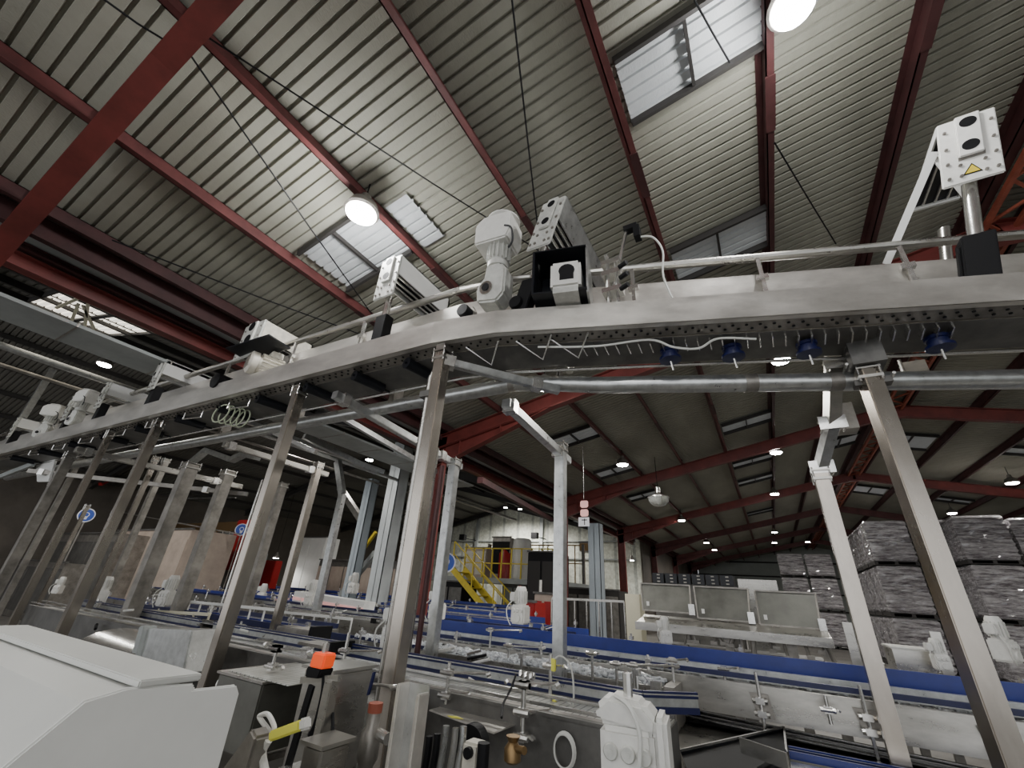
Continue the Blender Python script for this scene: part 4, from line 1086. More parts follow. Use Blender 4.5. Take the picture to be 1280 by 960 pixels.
MB().tube(tocurve([c+V((.03,0,-.04)),c+V((.045,0,-.1)),c+V((.04,0,-.2)),c+V((.02,0,-.24))]),.011,8).build('cable','black',r,True)
solo('black_hose', MB().tube(tocurve([c+V((.10,.02,-.16)),c+V((.15,.0,-.25)),c+V((.13,.0,-.4)),c+V((.06,.0,-.55))]),.007,6), 'black', 'thin black hose curving down right of the orange switch', 'hose', smooth=True)
c = at(470,880,Y=1.75); r = thing('air_regulator','clear and steel air regulator with orange ring, left of the centre post','valve',c)
MB().lathe((c.x,c.y,c.z-.22),[(.03,0),(.045,.03),(.045,.12),(.03,.14),(.03,.2)],'Z',14).build('body','steel_dull',r,True)
MB().lathe((c.x,c.y,c.z-.03),[(.032,0),(.032,.035)],'Z',14).build('orange_ring','orange_red',r)
MB().obox((c.x-.05,c.y,c.z+.07),(.006,0,.002),(0,.005,0),(.007,0,.045)).build('blue_lever','navy',r)
MB().cyl((c.x+.05,c.y,c.z-.1),(c.x+.12,c.y-.02,c.z-.1),.022).build('side_port','steel_bright',r)
# handle with yellow tag
c = at(345,912,Y=1.2); r = thing('tag_handle','white looped handle with a yellow tag in front of the steel stands','handle',c)
a_, b_ = at(340,920,Y=1.2), at(378,906,Y=1.2)
MB().bar(a_,b_,.03,.03).build('yellow_tag','yellow_tag',r,bevel=.005)
MB().bar(b_,b_+(b_-a_)*.18,.034,.034).build('white_end','white_plastic',r,bevel=.006)
MB().tube(tocurve([at(340,918,Y=1.22),at(325,898,Y=1.22),at(326,894,Y=1.22),at(335,893,Y=1.22),at(342,906,Y=1.22),at(343,914,Y=1.22)]),.008,8).build('loop','white_plastic',r,True)
MB().tube(tocurve([at(336,925,Y=1.2),at(328,940,Y=1.2),at(330,958,Y=1.2),at(334,975,Y=1.2)]),.013,8).build('white_hose','white_plastic',r,True)
c = at(310,940,Y=1.15); solo('steel_fixture', MB().prism([c+V(p) for p in ((-.13,0,-.08),(-.02,0,.06),(.02,0,.04),(.02,0,-.2),(-.13,0,-.2))],(0,.06,0)), 'steel_dull', 'dull angular clamp body beside the white cover edge', 'clamp', bevel=.008)
c = at(385,935,Y=1.3); box_thing('valve_cabinet','stainless cabinet edge at the bottom, left of the orange switch stand','cabinet',c.x-.05,c.x+.05,1.32,1.45,.2,c.z-.0,'steel',legs=False)
c = at(378,880,Y=1.55); box_thing('valve_cabinet','tall creased stainless cabinet behind the orange switch stand','cabinet',c.x-.10,c.x+.10,1.6,1.85,.3,c.z+.12,'steel',legs=False)
rod((347,808),(340,836),2.05,'rod bracket with a long cross rod over the drive box',[(.9,-.16,.02),(.9,.26,.05),(.1,.1,.0)],.010)
rod((428,838),(430,872),1.9,'rod bracket behind the orange switch with an arm to the right',[(.6,.3,.06),(.1,-.06,.0)],.010)
for (a4, Y4, lab) in ((((347,778),(388,800)),3.45,'dark steel trough with a black end plate behind the orange switch, upper one'),(((372,797),(412,817)),2.9,'dark steel trough with a black end plate behind the orange switch, lower one')):
    p, q_ = at(*a4[0],Y=Y4), at(*a4[1],Y=Y4)
    r = thing('steel_trough', lab, 'trough', (p.x,Y4,q_.z), 'steel troughs')
    MB().box(p.x,q_.x-.02,Y4,Y4+.22,q_.z+.02,p.z-.03).build('trough','steel_dull',r,bevel=.01)
    MB().box(q_.x-.03,q_.x+.02,Y4-.02,Y4+.24,q_.z,p.z+.01).build('end_plate','black',r)
# pale angled housing and domed cover behind the white cover
q = [at(px,py,Y=2.05) for px,py in ((182,785),(240,788),(228,842),(170,833))]
r = thing('angled_housing','pale grey angled housing standing behind the white cover','machine housing',q[3])
MB().prism(q,(.0,.25,0)).build('body','galvanised',r,bevel=.008)
MB().prism([q[0]+V((-.05,-.03,.01)),q[0]+V((.03,-.03,.02)),q[3]+V((.03,-.03,0)),q[3]+V((-.07,-.03,0))],(0,.1,0)).build('end_rib','gutter_grey',r,bevel=.006)
c = at(135,805,Y=2.0)
r = thing('domed_cover','shiny half-round steel cover behind the white cover','machine cover',(c.x,2.1,c.z-.1))
mb = MB(); n = 14; pts = [(0,.34*math.cos(math.pi*k/n),.18*math.sin(math.pi*k/n)) for k in range(n+1)]
mb.prism([(c.x-.6,2.3+p[1],c.z-.12+p[2]) for p in pts],(1.1,0,0)); mb.build('dome','steel_bright',r,True)
MB().box(c.x-.55,c.x+.45,2.0,2.6,.6,c.z-.12).build('base','steel_dull',r)
c = at(35,800,Y=1.3)
solo('side_shelf', MB().prism([at(0,785,Y=1.3),at(26,800,Y=1.3),at(0,808,Y=1.3)],(0,.2,0)), 'white_paint', 'small pale shelf corner at the left edge above the white cover', 'shelf')
a_,b_ = at(15,812,Y=1.0), at(30,793,Y=1.0); solo('yellow_tag', MB().bar(a_,b_,.02,.025), 'yellow_tag', 'yellow tag at the left edge above the white cover', 'tag')
# ---------------------------------------------------------------- white guard fence over left conveyors
def fence(a, b, Y, hz, n, label, m='white_paint', name='guard_fence', t=.035):
    p, q = at(*a, Y=Y), at(*b, Y=Y)
    r = thing(name, label, 'railing', (p.x,Y,p.z-hz), 'railings between the conveyors')
    MB().bar(p, V((q.x,Y,q.z)), t, t).build('top_rail', m, r)
    for k in range(n+1):
        c = p + (V((q.x,Y,q.z))-p)*(k/n); MB().bar(c, c-V((0,0,hz)), t*.55, t*.55).build('bar', m, r)
    return r
fence((238,752),(350,763),4.12,.40,7,'white barred fence over the blue conveyors, left of the slender post')
fence((352,765),(440,774),5.2,.36,6,'white barred fence over the blue conveyors, right of the slender post')
fence((690,748),(780,752),7.6,.55,6,'steel tube railing behind the lone post before the red columns','steel')
fence((148,762),(262,768),3.3,.06,7,'pale low rail with short pegs above the left conveyor','cream')
# red-lettered white strip beyond conveyors
p,q_ = at(375,742,Y=6.9), at(462,756,Y=6.9)
r = thing('crate_row','row of white crates with a faded red stripe beyond the blue conveyors','crates',p)
MB().bar(p+V((0,0,-.05)),V((q_.x,6.9,q_.z-.05)),.3,.20).build('crates','white_paint',r)
MB().bar(p+V((0,-.155,-.09)),V((q_.x,6.745,q_.z-.09)),.01,.06).build('red_stripe','pink_sign',r)
# ---------------------------------------------------------------- machine with three hinged covers
Y = 7.0
r = thing('filling_machine','stainless machine with a tray and machinery under three raised hinged covers','machine',(-.6,Y,0))
t0,t1 = at(795,773,Y=6.85), at(1040,797,Y=6.85); zt_ = (t0.z+t1.z)/2
MB().prism([(t0.x,6.8,zt_-.04),(t0.x,7.35,zt_+.06),(t0.x,7.35,zt_+.0),(t0.x,6.8,zt_-.10)],(t1.x-t0.x,0,0)).build('tray','steel',r)
MB().box(t0.x,t1.x,6.78,6.80,zt_-.12,zt_-.02).build('tray_lip','steel',r)
for x in (t0.x+.35,-.6,.1,.45): MB().box(x-.05,x+.05,6.9,7.0,0,zt_-.08).build('leg','steel_dull',r)
MB().box(t0.x+.2,t1.x,7.0,7.5,.95,1.12).build('under_frame','steel_dark',r)
mb = MB(); random.seed(5)
for k in range(16):
    x = t0.x+.3+k*.13+random.uniform(-.06,.06); h_ = random.uniform(.05,.2); mb.cyl((x,6.9,zt_-.14-h_),(x+random.uniform(-.05,.05),6.9,zt_-.12),random.uniform(.01,.03),8); mb.box(x-.03,x+.05,6.86,6.94,zt_-.14-h_,zt_-.1-h_)
mb.build('small_fittings','steel_dull',r)['kind'] = 'stuff'
for k,(q4,lab) in enumerate([(((801,729),(862,732),(864,766),(804,763)),'left one of the three raised stainless covers'),(((867,732),(935,737),(939,782),(872,768)),'middle one of the three raised stainless covers'),
        (((943,738),(1019,742),(1027,788),(950,779)),'right one of the three raised stainless covers')]):
    P4 = [at(*q4[0],Y=7.42),at(*q4[1],Y=7.42),at(*q4[2],Y=7.3),at(*q4[3],Y=7.3)]
    z_b = (P4[2].z+P4[3].z)/2; P4[2].z = P4[3].z = z_b; z_t = (P4[0].z+P4[1].z)/2; P4[0].z = P4[1].z = z_t
    c = thing('hinged_cover', lab, 'machine cover', P4[3], 'raised covers of the machine')
    MB().prism(P4,(0,.015,0)).build('cover_sheet','cover_steel',c)
    mb = MB()
    for a_, b_ in zip(P4, P4[1:]+P4[:1]): mb.bar(a_+V((0,-.01,0)), b_+V((0,-.01,0)), .02, .02)
    mb.build('folded_rim','steel_dull',c)
    mb = MB(); hx = P4[2]
    mb.box(hx.x-.02,hx.x+.06,hx.y-.06,hx.y,z_b-.02,z_b+.12); mb.build('hinge','steel_bright',c)
    MB().box(P4[3].x+.06,P4[3].x+.10,P4[3].y-.006,P4[3].y,z_b+.06,z_b+.12).build('white_sticker','white_paint',c)
p,q_ = at(815,716,Y=9), at(920,733,Y=9)
r = thing('crate_rack','row of black crates with small glints behind the hinged covers','crates',(p.x,9,1.5))
mb = MB()
for k in range(6):
    x = p.x + (q_.x-p.x)*k/6; mb.box(x,x+(q_.x-p.x)/6-.03,9,9.4,q_.z,p.z)
mb.build('crates','black_gloss',r)
mb = MB()
for k in range(6):
    for j in range(3):
        x = p.x + (q_.x-p.x)*(k+.5)/6; z = q_.z + (p.z-q_.z)*(j+.5)/3; MB().box(x-.03,x+.02,8.985,9.0,z-.010,z+.010).build('glint','steel_dull',r)  # pale chips set on the crates as painted glints
MB().box(p.x,q_.x,9.05,9.35,0,q_.z).build('stand','steel_dark',r)
p,q_ = at(922,724,Y=9), at(972,734,Y=9)
solo('machine_hood', MB().box(p.x,q_.x,8.9,9.3,.8,p.z), 'steel', 'pale steel hood right of the black crates', 'machine')
p,q_ = at(781,742,Y=7.6), at(801,775,Y=7.6)
solo('cream_panel', MB().box(p.x,q_.x,7.6,7.9,0,p.z), 'cream', 'cream end panel left of the hinged covers', 'panel')
# white box machine at right
q = [at(px,py,Y=5.9) for px,py in ((1102,790),(1155,793))]
zt_ = at(1128,812,Y=5.75).z
r = thing('box_machine','box machine with a rounded white top between the two right posts','machine',(q[0].x,5.9,0))
MB().box(q[0].x,q[1].x,5.75,6.2,zt_,zt_+.02).build('white_top','white_plastic',r,bevel=.01)
MB().box(q[0].x+.02,q[1].x-.02,5.77,6.18,.7,zt_).build('body','steel',r)
MB().box(q[0].x-.1,q[1].x+.5,5.7,5.76,1.10,1.16).build('front_rail','steel_dull',r)
for x in (q[0].x+.05,q[1].x-.05): MB().box(x-.03,x+.03,5.8,5.86,0,.7).build('leg','steel_dull',r)
random.seed(9)
for k,(px,lab) in enumerate(((1066,'upright flat steel bar before the wrapped stacks, right of the jointed arm post'),(1176,'upright flat steel bar before the wrapped stacks, right of the white box top'))):
    a_, b_ = at(px-4,778 if k == 0 else 790,Y=6.0), at(px+6,830,Y=6.0)
    solo('flat_bar', MB().box(b_.x-.04,b_.x+.04,6.0,6.03,.6,a_.z), 'steel', lab, 'bar', 'upright bars of the right line')
mb = MB()
for k in range(26):
    x = .6+k*.12+random.uniform(-.03,.03); z = 1.12+random.uniform(0,.12)
    mb.box(x-.03,x+.04,5.62,5.7,z-.04,z+.02); mb.cyl((x,5.6,z),(x+.08,5.62,z+.03),.015,6)
r = thing('guide_assembly','dense row of steel guides and fittings behind the blue band at right','machinery',(2,5.65,1.1)); mb.build('small_fittings','steel_bright',r)['kind'] = 'stuff'
MB().box(.5,4.5,5.62,5.74,1.0,1.08).build('rail','steel_dull',r)
# ---------------------------------------------------------------- wrapped pallet stacks
def pallet_load(loc, w, d, h, label, seed=0):
    random.seed(seed)
    r = thing('wrapped_pallet', label, 'pallet load', loc, 'shrink-wrapped pallet stacks')
    mb = MB(); nz, na = 21, 40; vs = []
    for i in range(nz):
        q = i/(nz-1); band = .05*abs(math.sin(q*math.pi*7))**.6 - .05
        for k in range(na):
            t = k/na*4; s = int(t); u = t-s
            cx, cy = [(-1+2*u,-1),(1,-1+2*u),(1-2*u,1),(-1,1-2*u)][s]
            b_ = band + random.uniform(-.012,.012)
            vs.append((cx*(w/2+b_), cy*(d/2+b_), .14 + q*(h-.17)))
    fs = [(i*na+k, i*na+(k+1)%na, (i+1)*na+(k+1)%na, (i+1)*na+k) for i in range(nz-1) for k in range(na)]
    fs += [tuple(range(na-1,-1,-1)), tuple((nz-1)*na+k for k in range(na))]
    MB().add(vs, fs).build('wrapped_packs','shrink_wrap',r).location = (0,0,0)
    MB().box(-w/2,w/2,-d/2,d/2,.11,.13).box(-w/2,w/2,-d/2,-d/2+.1,0,.02).box(-w/2,w/2,d/2-.1,d/2,0,.02).box(-w/2,w/2,-.05,.05,0,.02)\
        .box(-w/2,-w/2+.1,-d/2,d/2,.02,.11).box(w/2-.1,w/2,-d/2,d/2,.02,.11).box(-.05,.05,-d/2,d/2,.02,.11).build('pallet','dark_iron',r)
    return r
proto = None; LV = ['bottom','middle','top']
W_, D_ = 1.2, 1.25
xs0 = at(1093,700,Y=20).x
def place(x, y, hs, where):
    global proto
    z = 0
    for k, h in enumerate(hs):
        lab = 'wrapped load of dark packs, %s of the stack %s' % (LV[k], where)
        if proto is None:
            proto = pallet_load((0,0,0), W_, D_, 1.6, lab, 1); OFF[proto.name] = V((0,0,0)); o = proto; o.location = (x,y,z)
        else: o = copy_tree(proto, (x,y,z), 0, lab)
        o.scale = (1,1,h/1.6)
        z += h
SN = ['nearest the jointed arm post','second going back','third going back','fourth going back','fifth going back']
W0 = W_
for j in range(5): place(xs0+W0/2, 20.7+j*1.4, (1.62,1.6,1.5), SN[j]+', left row')
place(xs0+W0*1.5+.06, 20.7, (1.62,1.6,1.5), 'behind the big right post')
x3 = at(1206,700,Y=19).x
place(x3+W0/2+.05, 19.6, (1.62,1.6,1.45), 'right of the dark gap')
place(x3+W0*1.5+.12, 19.6, (1.62,1.6,1.35), 'at the right edge')
xl = at(972,700,Y=29).x
place(xl+W0/2, 29.8, (1.62,1.6,1.2), 'farthest left')
place(xl+W0*1.5+.1, 29.8, (1.62,1.6,1.2), 'second from the left')
# ---------------------------------------------------------------- platform with yellow stairs, far machines
Y = 15.3
pf = thing('platform','raised platform with yellow railings in front of the pale back wall','platform',(-9,Y+1.5,0))
x0, x1 = at(556,722,Y=Y).x, at(690,722,Y=Y).x; zp = at(610,722,Y=Y).z
MB().box(x0-2.5,x1+.3,Y,Y+3.5,zp-.18,zp).build('deck','gutter_grey',pf)
mb = MB()
for k in range(10):
    x = x0+.9 + (x1-x0-.9)*k/9; mb.box(x-.025,x+.025,Y+.02,Y+.07,zp,zp+1.1)
for z in (.55,1.1): mb.box(x0+.9,x1,Y+.02,Y+.06,zp+z-.04,zp+z)
mb.build('front_railing','yellow',pf)
for x in (x0-2.3,x0+1,x1-.2): MB().box(x-.06,x+.06,Y+.1,Y+.22,0,zp-.18).build('column','steel_dark',pf)
for x in (x0,x0+2.2,x1): MB().box(x-.05,x+.05,Y+3.2,Y+3.3,zp,zp+1.6).build('column','steel_dark',pf)
mb = MB()
for k in range(12):
    x = x0 + (x1-x0)*k/11; mb.box(x-.02,x+.02,Y+3.4,Y+3.44,zp,zp+1.6)
mb.box(x0,x1,Y+3.4,Y+3.44,zp+1.55,zp+1.6).box(x0,x1,Y+3.4,Y+3.44,zp+.8,zp+.84)
mb.build('rear_railing','brass',pf)
st = thing('staircase','steep yellow steel stairs coming down from the platform','stairs',(-10,Y-.5,0))
s0, s1 = at(578,712,Y=Y-.2), at(618,760,Y=Y-.2)
dx = s1.x-s0.x; dz = s1.z-s0.z; k_ = (s0.z)/(-dz); bx = s0.x+dx*k_
for yy in (Y-.9,Y-.1): MB().bar((s0.x,yy,s0.z),(bx,yy,0),.05,.22,up=(0,0,1)).build('stringer','yellow',st)
mb = MB()
for k in range(9):
    q = (k+.5)/9; x = s0.x+(bx-s0.x)*q; z = s0.z*(1-q); mb.box(x-.13,x+.13,Y-.88,Y-.12,z-.02,z+.02)
mb.build('treads','yellow',st)
for yy in (Y-.9,Y-.1):
    mb = MB(); mb.bar((s0.x,yy,s0.z+1),(bx,yy,1),.04,.04); mb.bar((s0.x,yy,s0.z+.55),(bx,yy,.55),.03,.03)
    for q in (0,.33,.66,1): 
        x = s0.x+(bx-s0.x)*q; mb.box(x-.02,x+.02,yy-.02,yy+.02,s0.z*(1-q),s0.z*(1-q)+1)
    mb.build('handrail','yellow',st)
def bx_(name, lab, cat, a, b, Y, d, m, extra=None, z0=None, group=None):
    p, q = at(*a, Y=Y), at(*b, Y=Y)
    r = thing(name, lab, cat, ((p.x+q.x)/2,Y,q.z if z0 is None else z0), group)
    zb = q.z if z0 is None else z0
    MB().box(p.x,q.x,Y,Y+d,zb,p.z).build('body',m,r,bevel=.02)
    if extra: extra(r,p.x,q.x,Y,zb,p.z)
    return r
def panels(m='steel_dull', n=3):
    def f(r,x0,x1,Y,z0,z1):
        w = (x1-x0)/n
        for k in range(n): MB().box(x0+k*w+.04,x0+(k+1)*w-.04,Y-.02,Y,z0+(z1-z0)*.12,z1-(z1-z0)*.1).build('front_panel',m,r)
        MB().box(x0-.03,x1+.03,Y-.03,Y+.05,z1,z1+.05).build('top_trim','steel_dark',r)
    return f
p = at(645,722,Y=15.8)
solo('white_tank', MB().lathe((p.x,16.2,zp),[(.38,0),(.4,.05),(.4,1.15),(.36,1.5),(.3,1.55)],n=24), 'white_plastic', 'upright white tank on the platform', 'tank', smooth=True)
p = at(624,722,Y=16.2)
solo('red_tank', MB().lathe((p.x,16.8,zp),[(.4,0),(.4,1.0),(.3,1.2)],n=20), 'red_gloss', 'red tank behind the white one on the platform', 'tank', smooth=True)
bx_('control_cabinet','grey control cabinet with a screen on the platform left of the red tank','cabinet',(616,672),(636,720),16.5,.4,'steel_dull',panels('black',1),z0=zp)
bx_('brown_machine','rusty brown machine on the left end of the platform','machine',(582,685),(606,722),16.6,1,'brown_machine',panels('cream_motor',2),z0=zp)
bx_('dark_machine','large dark machine under the platform, right of the stairs','machine',(628,727),(655,770),16.0,1.5,'steel_dark',panels('gutter_grey',2),z0=0)
bx_('dark_machine','tall black machine left of the lone post in the background','machine',(660,690),(694,765),14.2,1.2,'black',panels('dark_iron',2),z0=0)
bx_('dark_machine','low dark machine behind the steel railing, between the red columns','machine',(706,735),(775,768),16,1.2,'dark_iron',panels('steel_dull',4),z0=0)
bx_('dark_machine','dark cabinets at the left end under the platform beside the round sign','machine',(545,726),(575,768),14.5,1.0,'black',panels('steel_dark',2),z0=0)
bx_('red_machine','bright red machine behind the pale drive motor, left of the lone post','machine',(648,752),(668,775),9.6,.6,'red_gloss',panels('red_gloss',1),z0=0)
bx_('red_machine','red and white machine just left of the lone post in the background','machine',(668,742),(690,772),11.0,.6,'brown_machine',panels('red_gloss',2),z0=0)
p = at(676,715,Y=12); solo('marker_pole', MB().cyl((p.x,12,0),(p.x,12,at(676,725,Y=12).z),.04,10), 'white_plastic', 'white marker pole in front of the black machine', 'pole')
p = at(650,735,Y=11.5); r = thing('marker_pole','red and white striped pole at the end of the platform','pole',(p.x,11.5,0))
for k in range(6): MB().cyl((p.x,11.5,.3*k),(p.x,11.5,.3*k+.3),.04,10).build('band','red_gloss' if k%2 else 'white_plastic',r)
bx_('storage_shelf','high shelf with boxes against the pale wall, right of the lone post','shelf',(724,678),(748,690),22,.8,'steel_dull',panels('brass',2))
# left background
bx_('brown_machine','large brown machine wall at the left, behind the round blue sign','machine',(22,612),(98,688),8.5,2.0,'brown_machine',panels('brown_machine',2),z0=0)
bx_('brown_machine','wide brown machine with a plain face at the left, below the first one','machine',(148,664),(212,738),7.0,1.4,'brown_machine',panels('brown_machine',1),z0=0)
bx_('dark_machine','dark rounded machine between the leaning left posts','machine',(72,668),(128,722),6.2,.8,'steel_dull',panels('steel_dark',3),z0=0)
bx_('mezzanine_beam','grey mezzanine edge with pipes behind the left posts','beam',(212,666),(300,690),9.5,.6,'gutter_grey',None)
bx_('pipe_rack','row of small cream and yellow fittings over the mezzanine edge','pipe rack',(212,655),(305,664),9.3,.2,'brass',None)
bx_('red_door','dark red upright panel behind the left posts','panel',(298,650),(312,714),9.0,.1,'red_gloss',None)
bx_('pale_cabinet','pale grey cabinet left of the dark red panel','cabinet',(262,688),(298,725),9.2,.8,'gutter_grey',panels('gutter_grey',2),z0=0)
bx_('pale_cabinet','white cabinet deep in the background left of the grey columns','cabinet',(372,672),(400,708),14,.8,'white_paint',panels('white_paint',2),z0=0)
bx_('red_machine','small red machine with a bright lamp behind the slender post','machine',(325,700),(341,716),11,.3,'red_gloss',None,z0=0)
bx_('dark_machine','dark machinery under the mezzanine, left of centre','machine',(205,690),(262,735),9.6,1,'dark_iron',panels('brown_machine',4),z0=0)
bx_('dark_machine','dark machinery between the grey columns','machine',(400,700),(500,742),13.5,1,'steel_dark',panels('brown_machine',6),z0=0)
bx_('dark_machine','grey machinery at the far left behind the conveyors','machine',(22,700),(60,750),5.4,.8,'steel_dull',panels('steel_dark',3),z0=0)
# overhead clutter of the left bay: walkway beams, pipes, brace
def skew_beam(a, b, Ya, Yb, s, m, lab, cat='beam', name='steel_beam'):
    p, q = at(*a, Y=Ya), at(*b, Y=Yb); solo(name, MB().bar(p, q, s, s), m, lab, cat)
skew_beam((125,605),(168,582),6.5,7.5,.14,'red_gloss','bright red diagonal beam in the dark behind the left posts')
skew_beam((150,625),(295,622),9,9,.05,'steel_bright','thin pale pipe running across behind the left posts','pipe','service_pipe')
skew_beam((290,470+50),(480,590),4.6,7.8,.10,'galvanised','pale steel rail running back under the conveyor, lower one')
skew_beam((380,545),(470,590),5.5,7.5,.12,'galvanised','pale steel rail running back under the conveyor, short one')
skew_beam((425,520),(545,590),4.5,7.0,.09,'galvanised','pale steel rail running back toward the centre post, upper one')
skew_beam((340,540),(395,565),4.2,4.4,.07,'steel_bright','short pale rail left of the slender post')
skew_beam((425,745),(470,690),10,10,.14,'gutter_grey','diagonal brace between the grey columns')
skew_beam((425,610),(455,655),11,11,.2,'steel_dull','dark diagonal brace left of the grey columns')
skew_beam((430,720),(470,665),14,14,.12,'yellow','yellow diagonal handrail deep between the grey columns','railing','handrail')
skew_beam((600,600),(690,650),6.9,13.9,.12,'maroon','dark red valley beam running back above the platform')
skew_beam((150,640),(300,668),8,8,.04,'steel_dull','thin dull pipe above the mezzanine edge','pipe','service_pipe')
MBm = MB()
for k in range(9):
    a_, b_ = at(225+k*9,664,Y=9.2), at(222+k*9,682,Y=9.2); MBm.cyl(a_, b_, .02, 6)
solo('pipe_rack', MBm, 'steel_bright', 'short upright pipes in front of the mezzanine edge', 'pipe rack')
skew_beam((0,425),(95,455),3.0,3.2,.06,'galvanised','pale rail at the left edge under the grey duct','rail','hanging_rail')
skew_beam((18,530),(30,478),3.2,3.2,.03,'steel_bright','thin upright rod at the left edge, beyond the pale upright tube','rod','thin_rod')
mb = MB().prism([at(0,445,Y=4.5),at(20,452,Y=4.5),at(0,495,Y=4.5)],(0,.05,0))
solo('wall_panel', mb, 'brown_machine', 'pale brown panel corner at the left edge above the conveyor', 'panel')
# ---------------------------------------------------------------- signs
def round_sign(px, py, Y, rad, lab):
    c = at(px,py,Y=Y); n = (EYE-c); n.z = 0; n.normalize(); a = math.atan2(n.y,n.x)+math.pi/2
    M = Matrix.Translation(c) @ Matrix.Rotation(a,4,'Z')
    r = thing('round_sign', lab, 'sign', c, 'round blue signs')
    MB().lathe((0,0,0),[(rad,0),(rad,.02)],'Y',28).xf(M).build('disc','white_sign',r)
    MB().lathe((0,-.004,0),[(rad*.86,0),(rad*.86,.006)],'Y',28).xf(M).build('blue_face','blue_sign',r)
    MB().lathe((0,-.009,rad*.08),[(rad*.34,0),(rad*.34,.006)],'Y',18).prism([(-rad*.22,-.009,-rad*.1),(rad*.26,-.009,-rad*.1),(rad*.18,-.009,-rad*.6),(-rad*.12,-.009,-rad*.6)],(0,.005,0)).xf(M).build('white_symbol','white_sign',r)
    MB().lathe((0,-.012,rad*.08),[(rad*.24,0),(rad*.24,.004)],'Y',18).xf(M).build('symbol_inner','blue_sign',r)
    MB().cyl(c+V((0,.03,-rad)),V((c.x,c.y+.03,0)),.025).build('pole','steel_dull',r)
round_sign(558,703,9.0,.23,'round blue mandatory sign with a white head symbol beside the short post, right of centre')
round_sign(108,644,6.0,.24,'round blue sign with a white ring at the left, before the brown machine')
round_sign(302,662,8.6,.20,'small round blue sign above the dark red panel')
c = at(730,640,Y=9.5); r = thing('hanging_sign','hanging sign of two rounded pink plates over a square notice, right of the lone post','sign',c)
MB().cyl(c+V((0,0,1.6)),c+V((0,0,.3)),.008,6).build('cable','steel_bright',r)
for z in (.18,-.02): MB().prism([c+V((x_,0,z+z_)) for x_,z_ in ((-.09,-.05),(-.06,-.08),(.07,-.08),(.10,-.05),(.10,.05),(.07,.08),(-.06,.08),(-.09,.05))],(0,.02,0)).build('plate','pink_sign',r)
MB().box(c.x-.14,c.x+.12,c.y,c.y+.01,c.z-.32,c.z-.12).build('square_notice','white_sign',r)
MB().box(c.x-.06,c.x+.07,c.y-.004,c.y,c.z-.19,c.z-.17).box(c.x+.0,c.x+.02,c.y-.004,c.y,c.z-.29,c.z-.15).build('dark_mark','dark_iron',r)
# ================================================================ LAMPS
def lamp(x, y, z, label, e=1.0, size=.18, power=120, spot=True):
    r = thing('high_bay_lamp', label, 'lamp', (x,y,z), 'lit lamps under the roof')
    MB().lathe((x,y,z),[(size*.9,-.02),(size,.0),(size*.8,.10),(.06,.16),(.05,.24)],n=20).build('housing','steel_dull',r,True)
    MB().lathe((x,y,z-.03),[(.01,-.02),(size*.75,-.015),(size*.85,.0),(size*.85,.01)],n=20).build('lens','lamp_glow',r,True)
    MB().cyl((x,y,z+.24),(x,y,zroof(x) if x > XE else znb(x)),.008,6).build('drop_rod','black',r)
    l = bpy.data.lights.new('lamp_light','SPOT' if spot else 'POINT'); l.energy = power; l.shadow_soft_size = .2
    if spot: l.spot_size = math.radians(165); l.spot_blend = .5; l.color = (1,.97,.91)
    lo = bpy.data.objects.new('lamp_light', l); COL.objects.link(lo); lo.location = (x,y,z-.16)
PW = 190
LP = [(452,265,.42,'blinding lamp under the roof left of the top centre'),(680,483,.42,'lamp just below the bend of the support pipe'),(778,580,.42,'lamp near the lone post, right of its top'),
      (852,650,.5,'small lamp right of the round glass lamp'),(883,678,.5,'farther small lamp of the left row'),(893,687,.5,'farthest small lamp of the left row'),
      (990,8,.42,'blinding lamp at the top edge right of centre'),(970,565,.5,'large lamp left of the jointed arm'),(968,617,.5,'second lamp down in the row left of the jointed arm'),
      (968,665,.5,'third lamp down in the row left of the jointed arm'),(968,678,.5,'fourth lamp down in the row left of the jointed arm')]
for px,py,d,lab in LP:
    rr = ray(px,py); s = rr.x/rr.z; zz = (4.5-d)/(1-RS*s)
    lamp(s*zz, rr.y/rr.z*zz, CAMZ+zz, lab, power=PW*(.5 if py < 300 else 1), spot=py > 300)
for px,py,lab in ((1265,603,'wide lamp at the right edge above the wrapped stacks'),(1190,641,'lamp right above the wrapped stacks behind the big post')):
    rr = ray(px,py); s = rr.x/rr.z; zz = (4.5+2*RS*XR-.5)/(1+RS*s); lamp(s*zz, rr.y/rr.z*zz, CAMZ+zz, lab, power=PW)
for px,py,Y,lab in ((632,634,23.5,'left one of the two lamps at the gable of the left bay'),(650,636,23.0,'right one of the two lamps at the gable of the left bay'),
                    (345,697,13,'glaring low lamp deep in the left bay behind the slender post')):
    c = at(px,py,Y=Y); lamp(c.x,c.y,c.z,lab,power=PW*(3.5 if py < 650 else .5), size=.14)
c = at(790,700,Y=24); lamp(c.x,c.y,c.z,'small lamp low beside the dark red columns',power=40,size=.12)
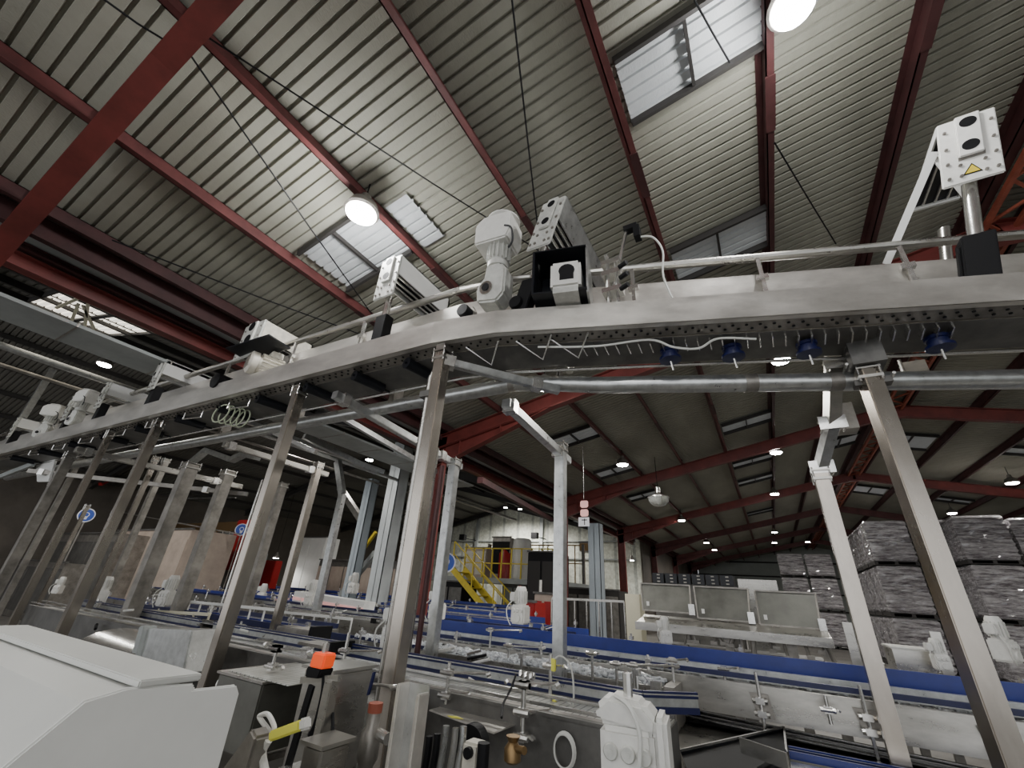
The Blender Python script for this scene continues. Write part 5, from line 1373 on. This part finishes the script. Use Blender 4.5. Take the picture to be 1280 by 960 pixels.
for x,y,lab in ((.9,-3.5,'added fill lamp behind the camera, right one'),(-3.4,-3.2,'added fill lamp behind the camera, left one'),(8,2.5,'lamp on the right slope beside the camera'),(8,9,'lamp on the right slope ahead'),(8,14.5,'third lamp on the right slope'),(3.2,24.5,'added lamp near the ridge, brightening the far wrapped stacks'),  # behind the camera, far ridge and gable, left bay: lamps added for fill
                (3,40,'added lamp brightening the far gable'),(.9,8.3,'lamp hidden behind the overhead conveyor'),(-10,6.5,'added fill lamp of the left bay above the left posts'),(-18,4.5,'added far lamp of the left bay, brightening the brown machines'),(-14.5,3,'added fill lamp of the left bay near the camera'),(-14,12,'added fill lamp in the middle of the left bay')):
    lamp(x,y,(zroof(x) if x > XE else znb(x))-.5,lab,power=PW*(1.0 if (x < XE or y > 5) else .55), spot=(x < XE or y > 5))
# unlit glass dome lamp
c = at(823,622,Y=13); r = thing('glass_lamp','unlit round glass dome lamp hanging above the hinged covers','lamp',c)
MB().lathe((c.x,c.y,c.z),[(.02,-.26),(.16,-.24),(.27,-.14),(.30,-.02),(.30,.0)],n=24,cap=False).build('glass_dome','glass',r,True)
MB().lathe((c.x,c.y,c.z),[(.31,-.01),(.31,.02),(.16,.06),(.08,.14),(.08,.3)],n=24).build('reflector','steel_bright',r,True)
MB().lathe((c.x,c.y,c.z),[(.02,-.15),(.05,-.1),(.05,0)],n=12).build('bulb','white_plastic',r,True)
MB().cyl(c+V((0,0,.3)),V((c.x,c.y,zroof(c.x))),.01,6).build('drop_rod','black',r)
# floods on the pale wall
for px,py,lab in ((578,672,'small flood lamp on the pale wall, left'),(668,670,'small flood lamp on the pale wall, right')):
    c = at(px,py,Y=24); solo('flood_lamp', MB().box(c.x-.2,c.x+.2,23.9,24.2,c.z-.15,c.z+.2).box(c.x-.03,c.x+.03,24,25.7,c.z-.02,c.z+.02), 'black', lab, 'lamp', 'flood lamps')
# ---------------------------------------------------------------- world and view
w = bpy.data.worlds.new('world'); SC.world = w; w.use_nodes = True
w.node_tree.nodes['Background'].inputs[0].default_value = (.95,.97,1,1)
w.node_tree.nodes['Background'].inputs[1].default_value = 1.15
SC.view_settings.view_transform = 'AgX'
SC.view_settings.look = 'AgX - Base Contrast'
SC.view_settings.exposure = 0.5
for o_ in SC.objects:
    if 'label' in o_ and len(o_['label'].split()) > 16: print('LONGLABEL', len(o_['label'].split()), o_.name, o_['label'])
SC.cycles.use_denoising = True
SC.cycles.max_bounces = 6
SC.cycles.diffuse_bounces = 3
SC.cycles.sample_clamp_indirect = 4
